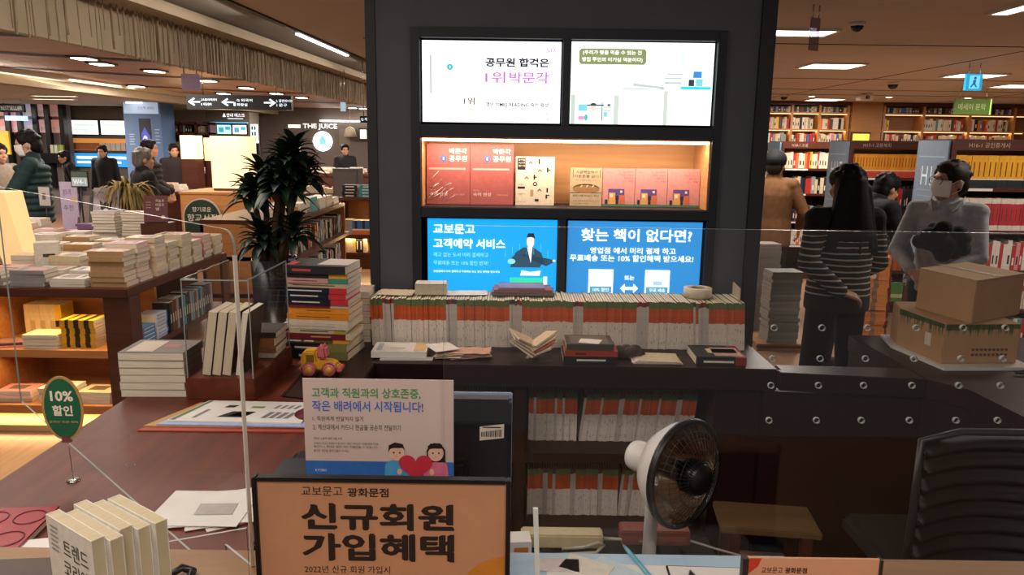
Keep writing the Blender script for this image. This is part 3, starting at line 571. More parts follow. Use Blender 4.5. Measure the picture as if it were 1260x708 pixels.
# ------------------------------------------------------------ left side of the wooden counter
WB = [('cream', .024, .15, .205, dict(hex='#b5a68c', kind='paperback'))]*5 + [('brown covered', .026, .16, .205, dict(hex='#51463a', kind='paperback', art=[(.1, .5, .1, .9, '#b0a088'), (.55, .8, .3, .6, '#8a3c30')]))]
stack('paperback', -1.147, 2.335, TZ, .03, WB, 'of the even stack beside the clear display case', 'paperback stack beside the display case', jit=.003, back=True)
stack('paperback', -.985, 2.62, TZ, .05, [('white', .022, .15, .2, dict(kind='paperback', art=[(.1, .5, .1, .5, '#a04a40')]))]*5, 'of the stack behind the brown covered stack', 'stack behind the even stack', jit=.006, back=True)
dc = thing('display_case', 'clear acrylic display case on a red wooden plinth', 'case', (-.92, 2.24, TZ), 0)
MB().box(-.11, .11, 0, .40, 0, .07).build('plinth', M_redwood, dc, bevel=.003)
cs = MB(); th = .004; x0, x1, y0, y1, z0, z1 = -.105, .105, .005, .395, .0702, .385
for q in ((x0, x1, y0, y0+th, z0, z1), (x0, x1, y1-th, y1, z0, z1), (x0, x0+th, y0+th, y1-th, z0, z1), (x1-th, x1, y0+th, y1-th, z0, z1), (x0, x1, y0, y1, z1, z1+th)): cs.box(*q)
cs.build('cover', M_glass, dc)
ee = MB()
for a in (x0, x1-.003):
    for c in (y0, y1-.003): ee.box(a, a+.003, c, c+.003, z0, z1)
ee.box(x0, x1, y0-.001, y0+.002, z1, z1+.004).box(x0, x0+.003, y0, y1, z1+.001, z1+.005).box(x1-.003, x1, y0, y1, z1+.001, z1+.005); ee.build('cover_edge', M_edge, dc)
# leaning books inside the case: fore-edges towards us
for i in range(3):
    M = Matrix.Translation((-.99+.032*i, 2.27, TZ+.0755)) @ Matrix.Rotation(.16, 4, 'Y') @ Matrix.Translation((.03, .0, 0)) @ Matrix.Rotation(PI, 4, 'Z') @ Matrix.Translation((0, -.15, 0))
    book('hardcover', f'cream book {nth(i+1)} from the counter edge, leaning inside the clear case', 'leaning books in the clear case', M, .029, .15, .21, '#1c1b1e', page=mat('cream_pages', '#cbbca0', .8, stretch=(150, 3, 3), scale=4, noise=.1), marks=[(.2, .8, .3, .6)])
M = Matrix.Translation((-.892, 2.27, TZ+.0755)) @ Matrix.Rotation(.16, 4, 'Y') @ Matrix.Translation((.03, 0, 0))
ob = book('hardcover', 'black book with white lettering leaning at the end inside the clear case', None, M @ Matrix.Rotation(PI, 4, 'Z') @ Matrix.Translation((0, -.15, 0)), .02, .15, .21, '#141417', art=None)
k = MB(); k.T = Matrix.Translation((0, .01, 0)) @ Matrix.Rotation(PI/2, 4, 'Z') @ Matrix.Translation((0, 0.0006, 0))
stack('novel', -.915, 2.545, TZ+.0706, .02, [('grey', .02, .14, .18, dict(hex='#b5a990', kind='novel')), ('brown', .02, .14, .19, dict(hex='#8a5c3a', kind='novel')), ('orange', .03, .14, .19, dict(hex='#a8682c', kind='novel')), ('dark', .02, .14, .2, dict(hex='#3a3029', kind='novel'))], 'of the pile at the back inside the clear case', 'pile inside the clear case', jit=.004)

fl = thing('brochure_pile', 'pile of large printed brochures with a phone picture on the wooden counter', 'brochure', (-.80, 2.07, TZ), -.03)
def bq(pts, z, th, m, nm): MB().slab(pts, z, z+th).build(nm, m, fl)
bq([(-.25, -.105), (.22, -.085), (.22, .11), (-.16, .12)], .0, .004, cm('#a5402c'), 'red_sheet')
bq([(-.245, -.08), (.2, -.06), (.2, .12), (-.17, .12)], .004, .004, cm('#b98a4c'), 'tan_sheet')
bq([(-.21, -.075), (.215, -.065), (.215, .125), (-.14, .12)], .008, .004, cm('#9fb0d8'), 'blue_sheet')
bq([(-.19, -.055), (.2, -.05), (.2, .122), (-.14, .118)], .012, .004, M_paper, 'top_brochure')
k = MB(); k.T = Matrix.Translation((0, 0, .0165)) @ Matrix.Rotation(-PI/2, 4, 'X')
def bz(pts, m): k.poly([(x, y) for x, y in pts], 0, m)
# printed shapes, y runs away from us (negated by the turn)
k.T = Matrix.Translation((0, 0, .0165)); 
def flat(pts, m): k.add([(x, y, 0) for x, y in pts], [tuple(range(len(pts)))], m)
flat([(-.185, -.05), (-.17, -.05), (-.125, .115), (-.137, .115)], 2); flat([(-.06, -.02), (.02, -.018), (.04, .03), (-.03, .028)], 0); flat([(-.03, -.012), (.015, -.01), (.028, .022), (-.01, .02)], 1); flat([(-.07, .06), (-.04, .06), (-.03, .08), (-.06, .08)], 0); flat([(.01, .06), (.05, .06), (.055, .075), (.015, .075)], 3)
for i in range(4): flat([(.07+.022*i, -.02), (.085+.022*i, -.02), (.098+.022*i, .03), (.083+.022*i, .03)], 4); flat([(.08+.02*i, .06), (.09+.02*i, .06), (.10+.02*i, .09), (.09+.02*i, .09)], 4)
flat([(-.13, -.03), (-.118, -.03), (-.10, .04), (-.112, .04)], 4)
k.build('printing', [M_black, cm('#c2506c'), cm('#4f7a3c'), cm('#7a8a4c'), cm('#77767c')], fl)
stk = thing('round_card', 'round maroon card with gold print lying at the end of the brochures', 'card', (-.585, 2.09, TZ+.0165))
MB().lathe([(.001, .002), (.055, .002), (.055, 0), (.001, 0)], 32).build('disc', cm('#5c1626'), stk)
k = MB(); k.T = Matrix.Translation((0, 0, .0026)) @ Matrix.Rotation(-PI/2, 4, 'X'); k.disc(-.012, 0, .012, .016).rect(.0, .03, -.012, -.006).rect(.0, .03, .002, .008); k.build('printing', cm('#c99a5a'), stk)

# papers and booklets nearer the ledge
pp = thing('paper_fan', 'fanned white printed sheets lying behind the upright paperbacks', 'paper', (-.62, 1.54, TZ), .3)
for i, a in enumerate((.25, .1, -.12, -.3)): 
    MB().slab(quad(-.03*i+.03, .0, .20, .16, a), .002*i, .002*i+.0014).build('sheet', M_paper if i != 2 else cm('#d8cfc8'), pp)
k = MB(); k.T = Matrix.Translation((0, 0, .0085)); k.add([(-.08, -.03, 0), (0, -.05, 0), (.01, 0, 0), (-.07, .02, 0)], [(0, 1, 2, 3)]); k.build('printing', cm('#a8a29c'), pp)
rb = thing('red_booklet', 'glossy red booklet with ring pattern at the counter edge', 'booklet', (-1.09, 1.40, TZ), .12)
MB().box(-.11, .11, -.09, .09, 0, .012).build('pages', M_page, rb); MB().box(-.112, .112, -.092, .092, .012, .016).build('cover', cm('#96202c', .25), rb)
k = MB()
for x in (-.075, 0, .075):
    for y in (-.045, .045): k.ring((x, y, .0162), .03, .0018, n=22, k=5)
k.build('ring_print', cm('#5e1420'), rb)
MB().slab(quad(-.90, 1.33, .14, .12, .25), TZ, TZ+.01).build('notepad', M_paper); tag(bpy.data.objects['notepad'], 'white notepad lying between red booklet and upright paperbacks', 'notepad')
db = thing('brown_booklet', 'dark brown booklet with small purple emblem at the lower picture corner', 'booklet', (-.72, .97, .9504), .1)
db.location = (-.86, 1.10, .9504)
MB().box(-.1, .1, -.07, .07, 0, .008).build('pages', M_page, db); MB().box(-.101, .101, -.071, .071, .008, .011).build('cover', cm('#40291c'), db)
k = MB(); k.T = Matrix.Translation((0, 0, .0115)) @ Matrix.Rotation(-PI/2, 4, 'X'); k.rect(.02, .06, -.02, .01, 0, 0); k.rect(-.06, .0, -.03, -.015, 0, 1).rect(-.06, -.01, 0, .012, 0, 1); k.build('printing', [cm('#57357a'), cm('#a8834c')], db)

# five upright paperbacks, the first with its cover to us
def trend(a, w_, h):
    a.text('트렌드', w_*.36, w_*.90, h*.795, h*.905, 0, 0, .0).text('코리아', w_*.33, w_*.88, h*.66, h*.77, 0, 0, .0).text('2022', w_*.31, w_*.9, h*.53, h*.635, 0, 0)
    for i in range(6): a.rect(w_*.08, w_*(.26-.02*(i % 2)), h*(.94-.03*i), h*(.95-.03*i), 0, 1)
    a.rect(w_*.06, w_*.065, h*.1, h*.6, 0, 1)
g = G(56, 633, 1.1754); bx, by = g.x, g.y
Mb = Matrix.Translation((bx, by, .9504)) @ Matrix.Rotation(-.6, 4, 'Z')
for i in range(5):
    M = Mb @ Matrix.Translation((.008*math.sin(i*2.1)+.004*i, .018*i+.0175, 0)) @ Matrix.Rotation(-PI/2, 4, 'Z')
    lab = 'white paperback with bold black Korean title, first of the five standing together' if i == 0 else f'white paperback {nth(i+1)} behind the titled cover of the five standing together'
    o = book('paperback', lab, 'five upright paperbacks on the ledge', M, .0175, .122, .225-.004*(i % 2), '#d3cdc0', page=mat('cream_pages2', '#bfb090', .8, stretch=(3, 150, 3), scale=4, noise=.12))
    if i == 0:
        a = MB(); a.T = Matrix.Rotation(PI/2, 4, 'Z') @ Matrix.Translation((0, -.0175-.0006, 0)); trend(a, .122, .225); a.build('cover_art', [M_black, cm('#8a857c')], o)

stack('paperback', -.645, 3.04, TZ, .02, [('pale pink', .026, .16, .125, dict(hex='#b59a90', kind='paperback'))]*8, 'of the small pile between book pile and magazines', 'small pale pink pile beside the magazines', jit=.004, back=True)
# ------------------------------------------------------------ signs, screens and machines between us and the magazines
def person_icon(k, cx, z, s, shirt, hair, skin, line, long=False):
    k.poly([(cx-.9*s, z), (cx-.8*s, z+.9*s), (cx-.45*s, z+1.15*s), (cx+.45*s, z+1.15*s), (cx+.8*s, z+.9*s), (cx+.9*s, z)], -.0006, shirt)
    if long: k.poly([(cx-.62*s, z+1.05*s), (cx-.66*s, z+1.9*s), (cx-.4*s, z+2.45*s), (cx+.3*s, z+2.5*s), (cx+.68*s, z+2.0*s), (cx+.70*s, z+1.05*s)], -.0007, hair)
    k.disc(cx, z+1.75*s, .55*s, .62*s, -.001, skin)
    k.poly([(cx-.58*s, z+1.8*s), (cx-.55*s, z+2.3*s), (cx-.1*s, z+2.52*s), (cx+.45*s, z+2.4*s), (cx+.6*s, z+1.9*s), (cx+.45*s, z+2.1*s), (cx-.2*s, z+2.1*s), (cx-.42*s, z+2.05*s)], -.0012, hair)
    for q in (-.2, .22): k.disc(cx+q*s, z+1.75*s, .06*s, .07*s, -.0014, line)
    k.poly([(cx-.13*s, z+1.5*s), (cx, z+1.44*s), (cx+.15*s, z+1.5*s), (cx, z+1.47*s)], -.0014, line)
# orange framed notice
g0, g1 = P(310, 585, 1.02), P(629, 585, 1.02)
W, H = g1.x-g0.x, g0.z-.952
os_ = thing('notice_stand', 'orange notice in a thin black frame standing on the ledge', 'sign', (g0.x, 1.02, .9505), 0)
f = MB(); f.box(0, .007, -.006, .01, 0, H).box(W-.007, W, -.006, .01, 0, H).box(.007, W-.007, -.006, .01, H-.006, H).box(.007, W-.007, -.006, .01, 0, .006)
f.build('frame', M_blackp, os_, bevel=.0015)
M_or = mat('orange_sheet', '#bb8661', .6, noise=.03)
MB().box(.007, W-.007, .0, .006, .006, H-.006).build('sheet', M_or, os_)
MB().add([(W*.3, .01, H*.7), (W*.7, .01, H*.7), (W*.7, .09, 0), (W*.3, .09, 0), (W*.3, .013, H*.7), (W*.7, .013, H*.7), (W*.7, .094, 0), (W*.3, .094, 0)], [(0, 1, 2, 3), (7, 6, 5, 4), (0, 3, 7, 4), (1, 5, 6, 2), (0, 4, 5, 1), (3, 2, 6, 7)]).build('easel_leg', M_blackp, os_)
def px(u0, u1): return (P(u0, 650, 1.02).x-g0.x, P(u1, 650, 1.02).x-g0.x)
def pz(v0, v1): return (P(470, v1, 1.02).z-.9505, P(470, v0, 1.02).z-.9505)
k = MB()
for t_, u0, u1, v0, v1, b in (('신규회원', 371.69, 555.69, 621.5, 651.5, .012), ('가입혜택', 371.69, 555.69, 658.5, 689.5, .012), ('신규회원', 374.33, 558.33, 621.5, 651.5, .012), ('가입혜택', 374.33, 558.33, 658.5, 689.5, .012), ('신규회원', 373.02, 557.02, 622.2, 652.2, .012), ('가입혜택', 373.02, 557.02, 659.2, 690.2, .012), ('신규회원', 373.04, 557.04, 620.8, 650.8, .012), ('가입혜택', 373.04, 557.04, 657.8, 688.8, .012), ('교보문고', 373, 423, 600, 611, 0), ('광화문점', 429, 479, 601, 612, .02), ('신규회원', 371, 559, 620, 653, .012), ('가입혜택', 371, 559, 657, 691, .012), ('2022년 신규 회원 가입시', 373, 479, 697, 706, 0)):
    k.text(t_, *px(u0, u1), *pz(v0, v1), -.0008-.00002*(u0 % 1), 0, b)
a_, b_ = px(570, 625); k.poly([(W-.008, .007), (W-.008, pz(683, 683)[0]), (b_-.02, pz(685, 685)[0]), (a_+.025, pz(692, 692)[0]), (a_+.008, pz(703, 703)[0]), (a_, .007)], -.0007, 1)
k.build('lettering', [cm('#231812'), cm('#c47a2a')], os_)
# white notice with the drawn couple
Yw = 1.14
g0, g1 = P(372, 466, Yw), P(558, 466, Yw); zb = P(465, 587, Yw).z-.02; W, H = g1.x-g0.x, g0.z-zb
ws = thing('notice_stand', 'white notice with drawn couple holding a red heart, behind the orange notice', 'sign', (g0.x, Yw, .9505), 0)
ZB = zb-.9505
MB().box(0, W, 0, .003, ZB, ZB+H).build('sheet', mat('notice_white', '#c9b3a8', .6, noise=.02), ws)
MB().box(W*.1, W*.9, .003, .006, .004, ZB+H*.8).box(W*.1, W*.9, -.02, .06, 0, .004).build('holder', M_glass, ws)
def px(u0, u1): return (P(u0, 520, Yw).x-g0.x, P(u1, 520, Yw).x-g0.x)
def pz(v0, v1): return (P(465, v1, Yw).z-.9505, P(465, v0, Yw).z-.9505)
k = MB()
for t_, u0, u1, v0, v1, m, b in (('고객과 직원과의 상호존중,', 385, 518, 478, 491, 0, .016), ('작은 배려에서 시작됩니다!', 385, 521, 494, 507, 1, .016), ('1. 직원에게 반말하지 않기', 385, 447, 513, 519, 2, .0), ('2. 계산대에서 카드나 현금을 공손히 전달하기', 385, 493, 523, 530, 2, 0),
    ('서비스 노동자 보호 이용 수칙', 385, 420, 539, 542, 2, 0), ('고객응대 근로자도 존중받아야 할 우리의 소중한 가족입니다 서로를 배려해 주세요', 385, 465, 545, 548, 3, 0), ('폭언이나 폭행은 법에 따라 처벌받을 수 있습니다', 385, 464, 549, 552, 3, 0), ('즐거운 매장을 함께 만들어 주세요', 385, 428, 554, 557, 3, 0)):
    k.text(t_, *px(u0, u1), *pz(v0, v1), -.0008, m, b)
k.rect(0, W, ZB, pz(568, 568)[0], -.0004, 4).text('KYOBO', *px(386, 400), *pz(578, 581), -.0008, 5)
s_ = W*.095; u0, u1 = px(486, 536); zz = pz(585, 585)[0]
person_icon(k, u0+.002, zz, s_, 6, 7, 8, 2); person_icon(k, u1, zz, s_, 9, 7, 8, 2, True)
hx = px(511, 511)[0]; hz = pz(573, 573)[0]; R = W*.115
k.poly([(hx+R*.062*16*math.sin(t_)**3, hz+R*.058*(13*math.cos(t_)-5*math.cos(2*t_)-2*math.cos(3*t_)-math.cos(4*t_))) for t_ in [2*PI*i/40 for i in range(40)]], -.0018, 10)
for q in (-.95, .95): k.disc(hx+q*R, hz-R*.35, R*.14, R*.2, -.0022, 8)
k.build('lettering', [cm('#3f8a4c'), cm('#3a62b4'), cm('#2c2724'), cm('#6e645e'), cm('#2f68b0'), cm('#cfe0f0'), cm('#4a98c8'), cm('#241c1a'), cm('#dcb096'), cm('#d8708a'), cm('#c03040')], ws)
# monitor seen from behind
mo = thing('monitor', 'black monitor seen from behind with a barcode sticker, beside the white notice', 'monitor', (-.13, 1.33, .7203), 0)
zt = P(600, 493, 1.33).z-.7203; xr = P(630, 493, 1.33).x+.13
MB().box(xr-.36, xr, 0, .035, zt-.26, zt).build('rear_shell', mat('monitor_black', '#14161d', .4), mo, bevel=.006)
MB().box(xr-.362, xr+.001, .035, .045, zt-.262, zt+.002).build('bezel', mat('monitor_edge', '#7f8fa6', .3), mo, bevel=.002)
MB().box(xr-.3, xr-.08, -.035, .0, zt-.2, zt-.11).build('rear_bulge', M_blackp, mo, bevel=.008)
k = MB(); xa, xb = P(590, 535, 1.32).x+.13, P(620, 535, 1.32).x+.13; za, zc = P(605, 545, 1.32).z-.7203, P(605, 524, 1.32).z-.7203; tl = .006
k.add([(xa, -.001, za), (xb, -.001, za+tl), (xb, -.001, zc), (xa, -.001, zc-tl)], [(0, 1, 2, 3)], 0)
for i in range(14): 
    x = xa+.003+(xb-xa-.006)*i/14; k.rect(x, x+(.0012 if i % 3 else .0018), za+.008, za+.018+.0004*i, -.0015, 1)
k.rect(xa+.006, xb-.006, zc-.008, zc-.006, -.0015, 1); k.build('barcode_label', [cm('#cbbfae'), M_black], mo)
MB().box(xr-.23, xr-.15, .0, .03, .0, zt-.2).box(xr-.28, xr-.10, -.06, .10, 0, .01).build('foot', M_blackp, mo)
# dark receipt printer behind the orange notice
pr = thing('receipt_printer', 'black receipt printer half hidden behind the orange notice', 'printer', (-.475, 1.3, .7203), .0)
MB().prism([(0, 0), (.10, 0), (.10, .30), (.08, .325), (.03, .325), (0, .27)], 0, .16).build('housing', M_blackp, pr, bevel=.006); MB().box(.02, .085, .02, .1, .326, .333).build('paper_flap', mat('dark_flap', '#23252a', .4), pr)

# second orange notice
g0, g1 = P(921, 687, .93), P(1083, 687, .93); W, H = g1.x-g0.x, g0.z-.9505
o2 = thing('notice_stand', 'small orange notice with a red corner at the bottom picture edge', 'sign', (g0.x, .93, .9505))
MB().box(0, W, 0, .004, 0, H).build('sheet', mat('peach_sheet', '#cf9470', .6, noise=.03), o2)
MB().box(-.008, 0, -.003, .008, 0, H).box(W, W+.004, -.003, .008, 0, H).box(0, W, .004, .008, 0, H*.9).box(0, W, -.02, .07, 0, .002).build('holder', mat('holder_dark', '#2b211c', .4), o2)
k = MB(); k.poly([(.001, H), (.018, H), (.014, H-.012), (.001, H-.024)], -.0006, 1).disc(.0, H*.2, .02, .03, -.0006, 1)
def px(u0, u1): return (P(u0, 700, .93).x-g0.x, P(u1, 700, .93).x-g0.x)
def pz(v0, v1): return (P(1000, v1, .93).z-.9505, P(1000, v0, .93).z-.9505)
k.text('교보문고', *px(937, 963), *pz(699, 706), -.0008, 0).text('광화문점', *px(966, 993), *pz(699, 706), -.0008, 0, .02)
k.build('lettering', [cm('#2a1c14'), cm('#c23a24')], o2)

# parabolic heater on its pole
ht = thing('fan_heater', 'white desk heater with a round silver reflector and wire guard', 'heater', (.335, 1.45, .7203), 0)
ax = Vector((.63, -.77, .04)).normalized(); c0 = Vector((P(837, 581, 1.43).x-.335, -.02, P(840, 581, 1.43).z-.7203)); R = .108
MB().lathe([(.012, -.07), (.045, -.064), (.076, -.043), (.094, -.016), (R, .012), (R+.001, .012)], 40, 0, True, c0, ax).build('reflector', mat('silver_bowl', '#cfc4ae', .16, 1, noise=.05), ht)
MB().lathe([(R-.002, .006), (R+.006, .006), (R+.008, .012), (R+.006, .02), (R-.002, .02), (R-.002, .006)], 40, 0, True, c0, ax).build('rim', M_blackp, ht)
q = Vector((0, 0, 1)).rotation_difference(ax); gd = MB()
MB().lathe([(R+.002, .012), (.1, -.02), (.077, -.05), (.045, -.071), (.012, -.078)], 40, 0, True, c0, ax).build('rear_shell', M_white, ht)
for i in range(44):
    a = 2*PI*i/44; gd.tube([c0+q @ Vector((r*math.cos(a), r*math.sin(a), z)) for r, z in ((.026, .055), (.06, .045), (.09, .03), (R, .014))], .0007, 4)
for r, z in ((.04, .051), (.06, .045), (.08, .036), (.093, .026)): gd.ring(c0+q @ Vector((0, 0, z)), r, .0008, ax, 40, 4)
gd.build('wire_guard', mat('guard_wire', '#4a443c', .35, .8), ht)
MB().lathe([(.001, .06), (.03, .058), (.036, .045), (.036, .02), (.022, .01), (.022, -.07)], 24, 0, True, c0, ax).build('heating_core', M_blackp, ht)
MB().lathe([(.001, -.135), (.022, -.133), (.031, -.126), (.034, -.115), (.034, -.07), (.028, -.06)], 28, 0, True, c0, ax).build('rear_housing', M_white, ht)
pt = c0-ax*.07
MB().tube([(pt.x, pt.y, .018), (pt.x, pt.y, pt.z-.10), (pt.x, pt.y, pt.z-.02)], [.016, .014, .011], 16).build('pole', M_white, ht)
MB().lathe([(.001, .02), (.08, .018), (.09, .01), (.09, 0), (.001, 0)], 32, 0, True, (pt.x, pt.y, 0)).build('base', M_white, ht)

# acrylic screens
def plate(mb, w_, h, r, th):       # upright plate in x, z with one rounded upper corner at x = w_
    pts = [(0, 0), (w_, 0)]+[(w_-r+r*math.cos(a), h-r+r*math.sin(a)) for a in [PI/2*i/8 for i in range(9)]]+[(0, h)]
    mb.prism(pts, 0, th, 0); n = len(pts)
    for i in range(n): mb.m[2+i] = 1
    return mb
YA = 1.13; xl = P(545, 281, YA).x; zt = P(800, 281, YA).z
ac = thing('acrylic_screen', 'clear acrylic counter screen with four rows of speaking holes', 'screen', (xl, YA, .9503))
plate(MB(), 1.05, zt-.9503, .012, .004).build('sheet', [M_glass, M_edge], ac)
for v in (404, 442, 475, 518):
    for j, u in enumerate((953, 1012, 1068, 1128, 1186, 1238)):
        uu = u-(v-404)*(.055+.0006*j*10); h_ = P(uu, v, YA); 
        MB().ring((h_.x-xl, .002, h_.z-.9503), .0046, .0009, (0, 1, 0), 20, 6).lathe([(.0048, -.003), (.0048, .003)], 20, 0, True, (h_.x-xl, .002, h_.z-.9503), (0, 1, 0)).build('speaking_hole', M_edge, ac)
MB().box(.1, .16, -.02, .03, 0, .006).box(.8, .86, -.02, .03, 0, .006).build('foot', M_glass, ac)
a, b = G(286, 284, 1.54), G(-6, 229, 1.54); L = (b-a).length
la = thing('acrylic_screen', 'clear acrylic screen with rounded corner running over the wooden counter', 'screen', (b.x, b.y, .8703), math.atan2(a.y-b.y, a.x-b.x))
sn = L*(b.y-1.245)/(b.y-a.y); hh = 1.54-.8703
mb = MB(); pts = [(0, 0), (sn, 0), (sn, .0805), (L, .0805)]+[(L-.03+.03*math.cos(q), hh-.03+.03*math.sin(q)) for q in [PI/2*i/8 for i in range(9)]]+[(0, hh)]
mb.prism(pts, 0, .004, 0)
for i in range(len(pts)): mb.m[2+i] = 1
mb.build('sheet', [M_glass, M_edge], la)
MB().box(L-.003, L+.0005, -.001, .005, .081, 1.50-.8703).build('bright_edge', mat('edge_light', '#c9c0ae', .2), la)
ss = thing('acrylic_stand', 'small clear acrylic plate standing edge-on beside the orange notice', 'stand', (.045, .95, .9505), 0)
MB().box(0, .005, 0, .16, 0, .24).box(-.03, .04, 0, .1, 0, .003).build('plate', M_glass, ss)
MB().add([(0, 0, .0), (.006, 0, 0), (.006, .004, 0), (0, .004, 0), (-.012, -.012, .24), (-.005, -.012, .24), (-.005, -.007, .24), (-.012, -.007, .24)], [(0, 3, 2, 1), (4, 5, 6, 7), (0, 1, 5, 4), (1, 2, 6, 5), (2, 3, 7, 6), (3, 0, 4, 7)]).build('edge', mat('edge_pale', '#cfd2cc', .3), ss)
g = G(252, 690, .9505)
bs = thing('acrylic_stand', 'low clear book stand with a curved upper edge on the ledge', 'stand', (g.x, g.y-.07, .9505), .12)
mb = MB(); pts = [(-.06, 0), (-.06, .055)]+[(-.06+.02*(1-math.cos(t_)), .055+.02*math.sin(t_)) for t_ in [PI/2*i/6 for i in range(1, 7)]]+[(.10, .095), (.10, 0)]
mb.prism(pts, 0, .004); n = len(pts)
for i in range(n): mb.m[2+i] = 1
mb.build('plate', [M_glass, M_edge], bs)
# oval discount tag on its wire
tg = thing('discount_tag', 'green oval tag with golden rim reading ten percent off, on a thin wire', 'tag', G(81, 605, .8703), 0)
tg.location = (-1.13, 1.66, .8703)
cz = P(77, 503, 1.66).z-.8703; cx = P(77, 503, 1.66).x+1.13
rx, rz = .049, .080
MB().prism([(cx+rx*math.cos(2*PI*i/40), cz+rz*math.sin(2*PI*i/40)) for i in range(40)], 0, .002).build('rim', cm('#b08a52'), tg)
k = MB().disc(cx, cz, rx-.006, rz-.006, -.0006, 0, 40).text('10%', cx-.026, cx+.028, cz+.018, cz+.044, -.0012, 1, .03).text('할인', cx-.024, cx+.024, cz-.018, cz+.008, -.0012, 1, .03).text('온라인 회원 혜택', cx-.034, cx+.034, cz-.036, cz-.030, -.0012, 2)
k.build('printing', [cm('#1d5c3c'), cm('#e6dcc4'), cm('#c9a868')], tg)
MB().box(cx-.007, cx+.012, -.004, .006, cz-rz-.004, cz-rz+.012).build('clip', M_metal, tg)
MB().tube([(cx+.004, .001, cz-rz), (cx+.006, .0, cz-rz-.03), (cx+.008, .0, 0.002)], .0009, 5).build('wire', M_metal, tg); MB().lathe([(.001, .004), (.014, .003), (.015, 0), (.001, 0)], 16, 0, True, (cx+.008, 0, 0)).build('foot', M_metal, tg)

# on the ledge and the staff desk
mt = MB().box(.0, .50, 1.0, 1.228, .9503, .953); tag(mt.build('desk_mat', mat('blue_mat', '#a9c4d6', .35, noise=.03)), 'pale blue plastic mat lying along the ledge edge', 'mat')
sheet('paper_sheet', 'long white form lying on the blue mat', [(.05, .95), (.45, .95), (.46, 1.185), (.07, 1.195)], .9532, M_paper)
sheet('receipt', 'printed cream receipt lying askew on the blue mat', quad(.138, 1.182, .085, .05, -.5), .9546, cm('#d8d2c0')); sheet('receipt', 'pale blue receipt lying under the cream receipt', quad(.185, 1.172, .09, .05, -.75), .9544-.0004+.0002, cm('#bcd0d6'), th=.0004)
sheet('receipt', 'pinkish receipt by the small acrylic plate', quad(.085, 1.186, .08, .04, -.05), .9546, cm('#cfc0ba'))
cb = thing('clipboard', 'white covered clipboard with rounded corner beside the small orange notice', 'clipboard', (.27, .95, .9546), -.03)
MB().box(0, .17, -.1, .235, 0, .004).build('board', M_blackp, cb, bevel=.001); MB().box(.003, .167, -.1, .23, .004, .0055).build('page', M_paper, cb); MB().box(.07, .10, .0, .01, .0055, .008).build('clip', M_blackp, cb, bevel=.002)
g = G(787, 697, .956)
pn = thing('pen', 'blue ballpoint pen lying on the white form', 'pen', (g.x, g.y, .9592), .3)
MB().tube([(0, -.07, 0), (0, .045, 0), (0, .06, 0)], [.004, .004, .003], 10).build('barrel', mat('pen_blue', '#5fa3b8', .25), pn); MB().tube([(0, .06, 0), (0, .072, 0)], [.003, .0008], 8).build('tip', M_metal, pn)
g = G(848, 703, .962); sg = MB().tube([(g.x, g.y-.12, .963), (g.x, g.y-.02, .965), (g.x+.002, g.y, .962)], [.005, .006, .002], 8); tag(sg.build('marker_pen', M_blackp), 'dark marker pen at the lower picture edge on the clipboard', 'pen')
g = G(224, 702, .957); sg = MB().tube([(g.x-.02, g.y-.03, .958), (g.x, g.y, .962), (g.x+.02, g.y-.004, .958), (g.x+.03, g.y-.05, .957)], [.006, .007, .007, .006], 10); tag(sg.build('cable', M_blackp), 'thick black cable end curving on the tan ledge', 'cable')
ps = thing('power_strip', 'beige power strip with looping cable behind the blue mat', 'power strip', (0.03, 1.665, .7203), 0)
MB().box(.0, .2, -.025, .02, 0, .035).build('socket_bar', cm('#b5a67c'), ps, bevel=.004)
MB().tube([(.2, 0, .015), (.28, .0, .012), (.33, -.01, .012)], .004, 8).tube([(.10, -.03, .004), (.15, -.05, .02), (.185, -.045, .03), (.2, -.04, .022), (.18, -.05, .006), (.08, -.06, .005)], .004, 8).build('cord', cm('#a39a86'), ps)
bx_ = thing('terminal_box', 'small rust red box behind the heater pole', 'box', (.275, 1.66, .7203)); MB().box(0, .17, 0, .05, 0, .038).build('carton', cm('#7a3a26'), bx_, bevel=.003); MB().box(.01, .16, -.0008, 0, .012, .024).build('label_strip', cm('#8d4a32'), bx_)
cdw = MB().tube([(.445, 1.66, .735), (.5, 1.64, .727), (.58, 1.6, .724), (.64, 1.55, .724), (.69, 1.5, .724)], .003, 6); tag(cdw.build('cord', cm('#8f8678')), 'grey cord running along the desk from the rust red box', 'cord')
cp = thing('carton', 'small white and orange carton behind the frame of the orange notice', 'box', (.005, 1.58, .7203), .1); MB().box(0, .05, 0, .05, 0, .05).build('box_body', M_paper, cp, bevel=.001); k = MB().rect(.008, .042, .012, .036, -.0006, 0); k.build('printing', cm('#c9772c'), cp)

# office chair and stool behind the service ledge
ch = thing('office_chair', 'black mesh office chair seen from behind at the side counter', 'chair', (1.355, 1.90, 0), 0)
bk = MB(); nU, nV = 22, 34
for j in range(nV+1):
    z = .50+.40*j/nV
    for i in range(nU+1):
        x = -.225+.45*i/nU; bk.v.append((x, .075*(1-(x/.225)**2)*.9+.018*math.cos(j*PI*2/4.25)-.02, z))
for j in range(nV):
    for i in range(nU): a = j*(nU+1)+i; bk.f.append([a, a+1, a+nU+2, a+nU+1]); bk.m.append(0); bk.s.append(True)
o = bk.build('backrest', mat('mesh_black', '#17181a', .6, noise=.3, scale=120), ch); md = o.modifiers.new('s', 'SOLIDIFY'); md.thickness = .02
MB().tube([(-.24, .0, .49), (-.24, -.01, .7), (-.235, .0, .905), (-.1, .045, .915), (.1, .045, .915), (.235, .0, .905), (.24, -.01, .7), (.24, .0, .49)], .011, 8).build('back_frame', mat('chair_frame', '#2a2b2c', .35), ch)
MB().box(-.24, .24, -.02, .40, .42, .49).build('seat', mat('seat_fabric', '#141416', .8), ch, bevel=.02)
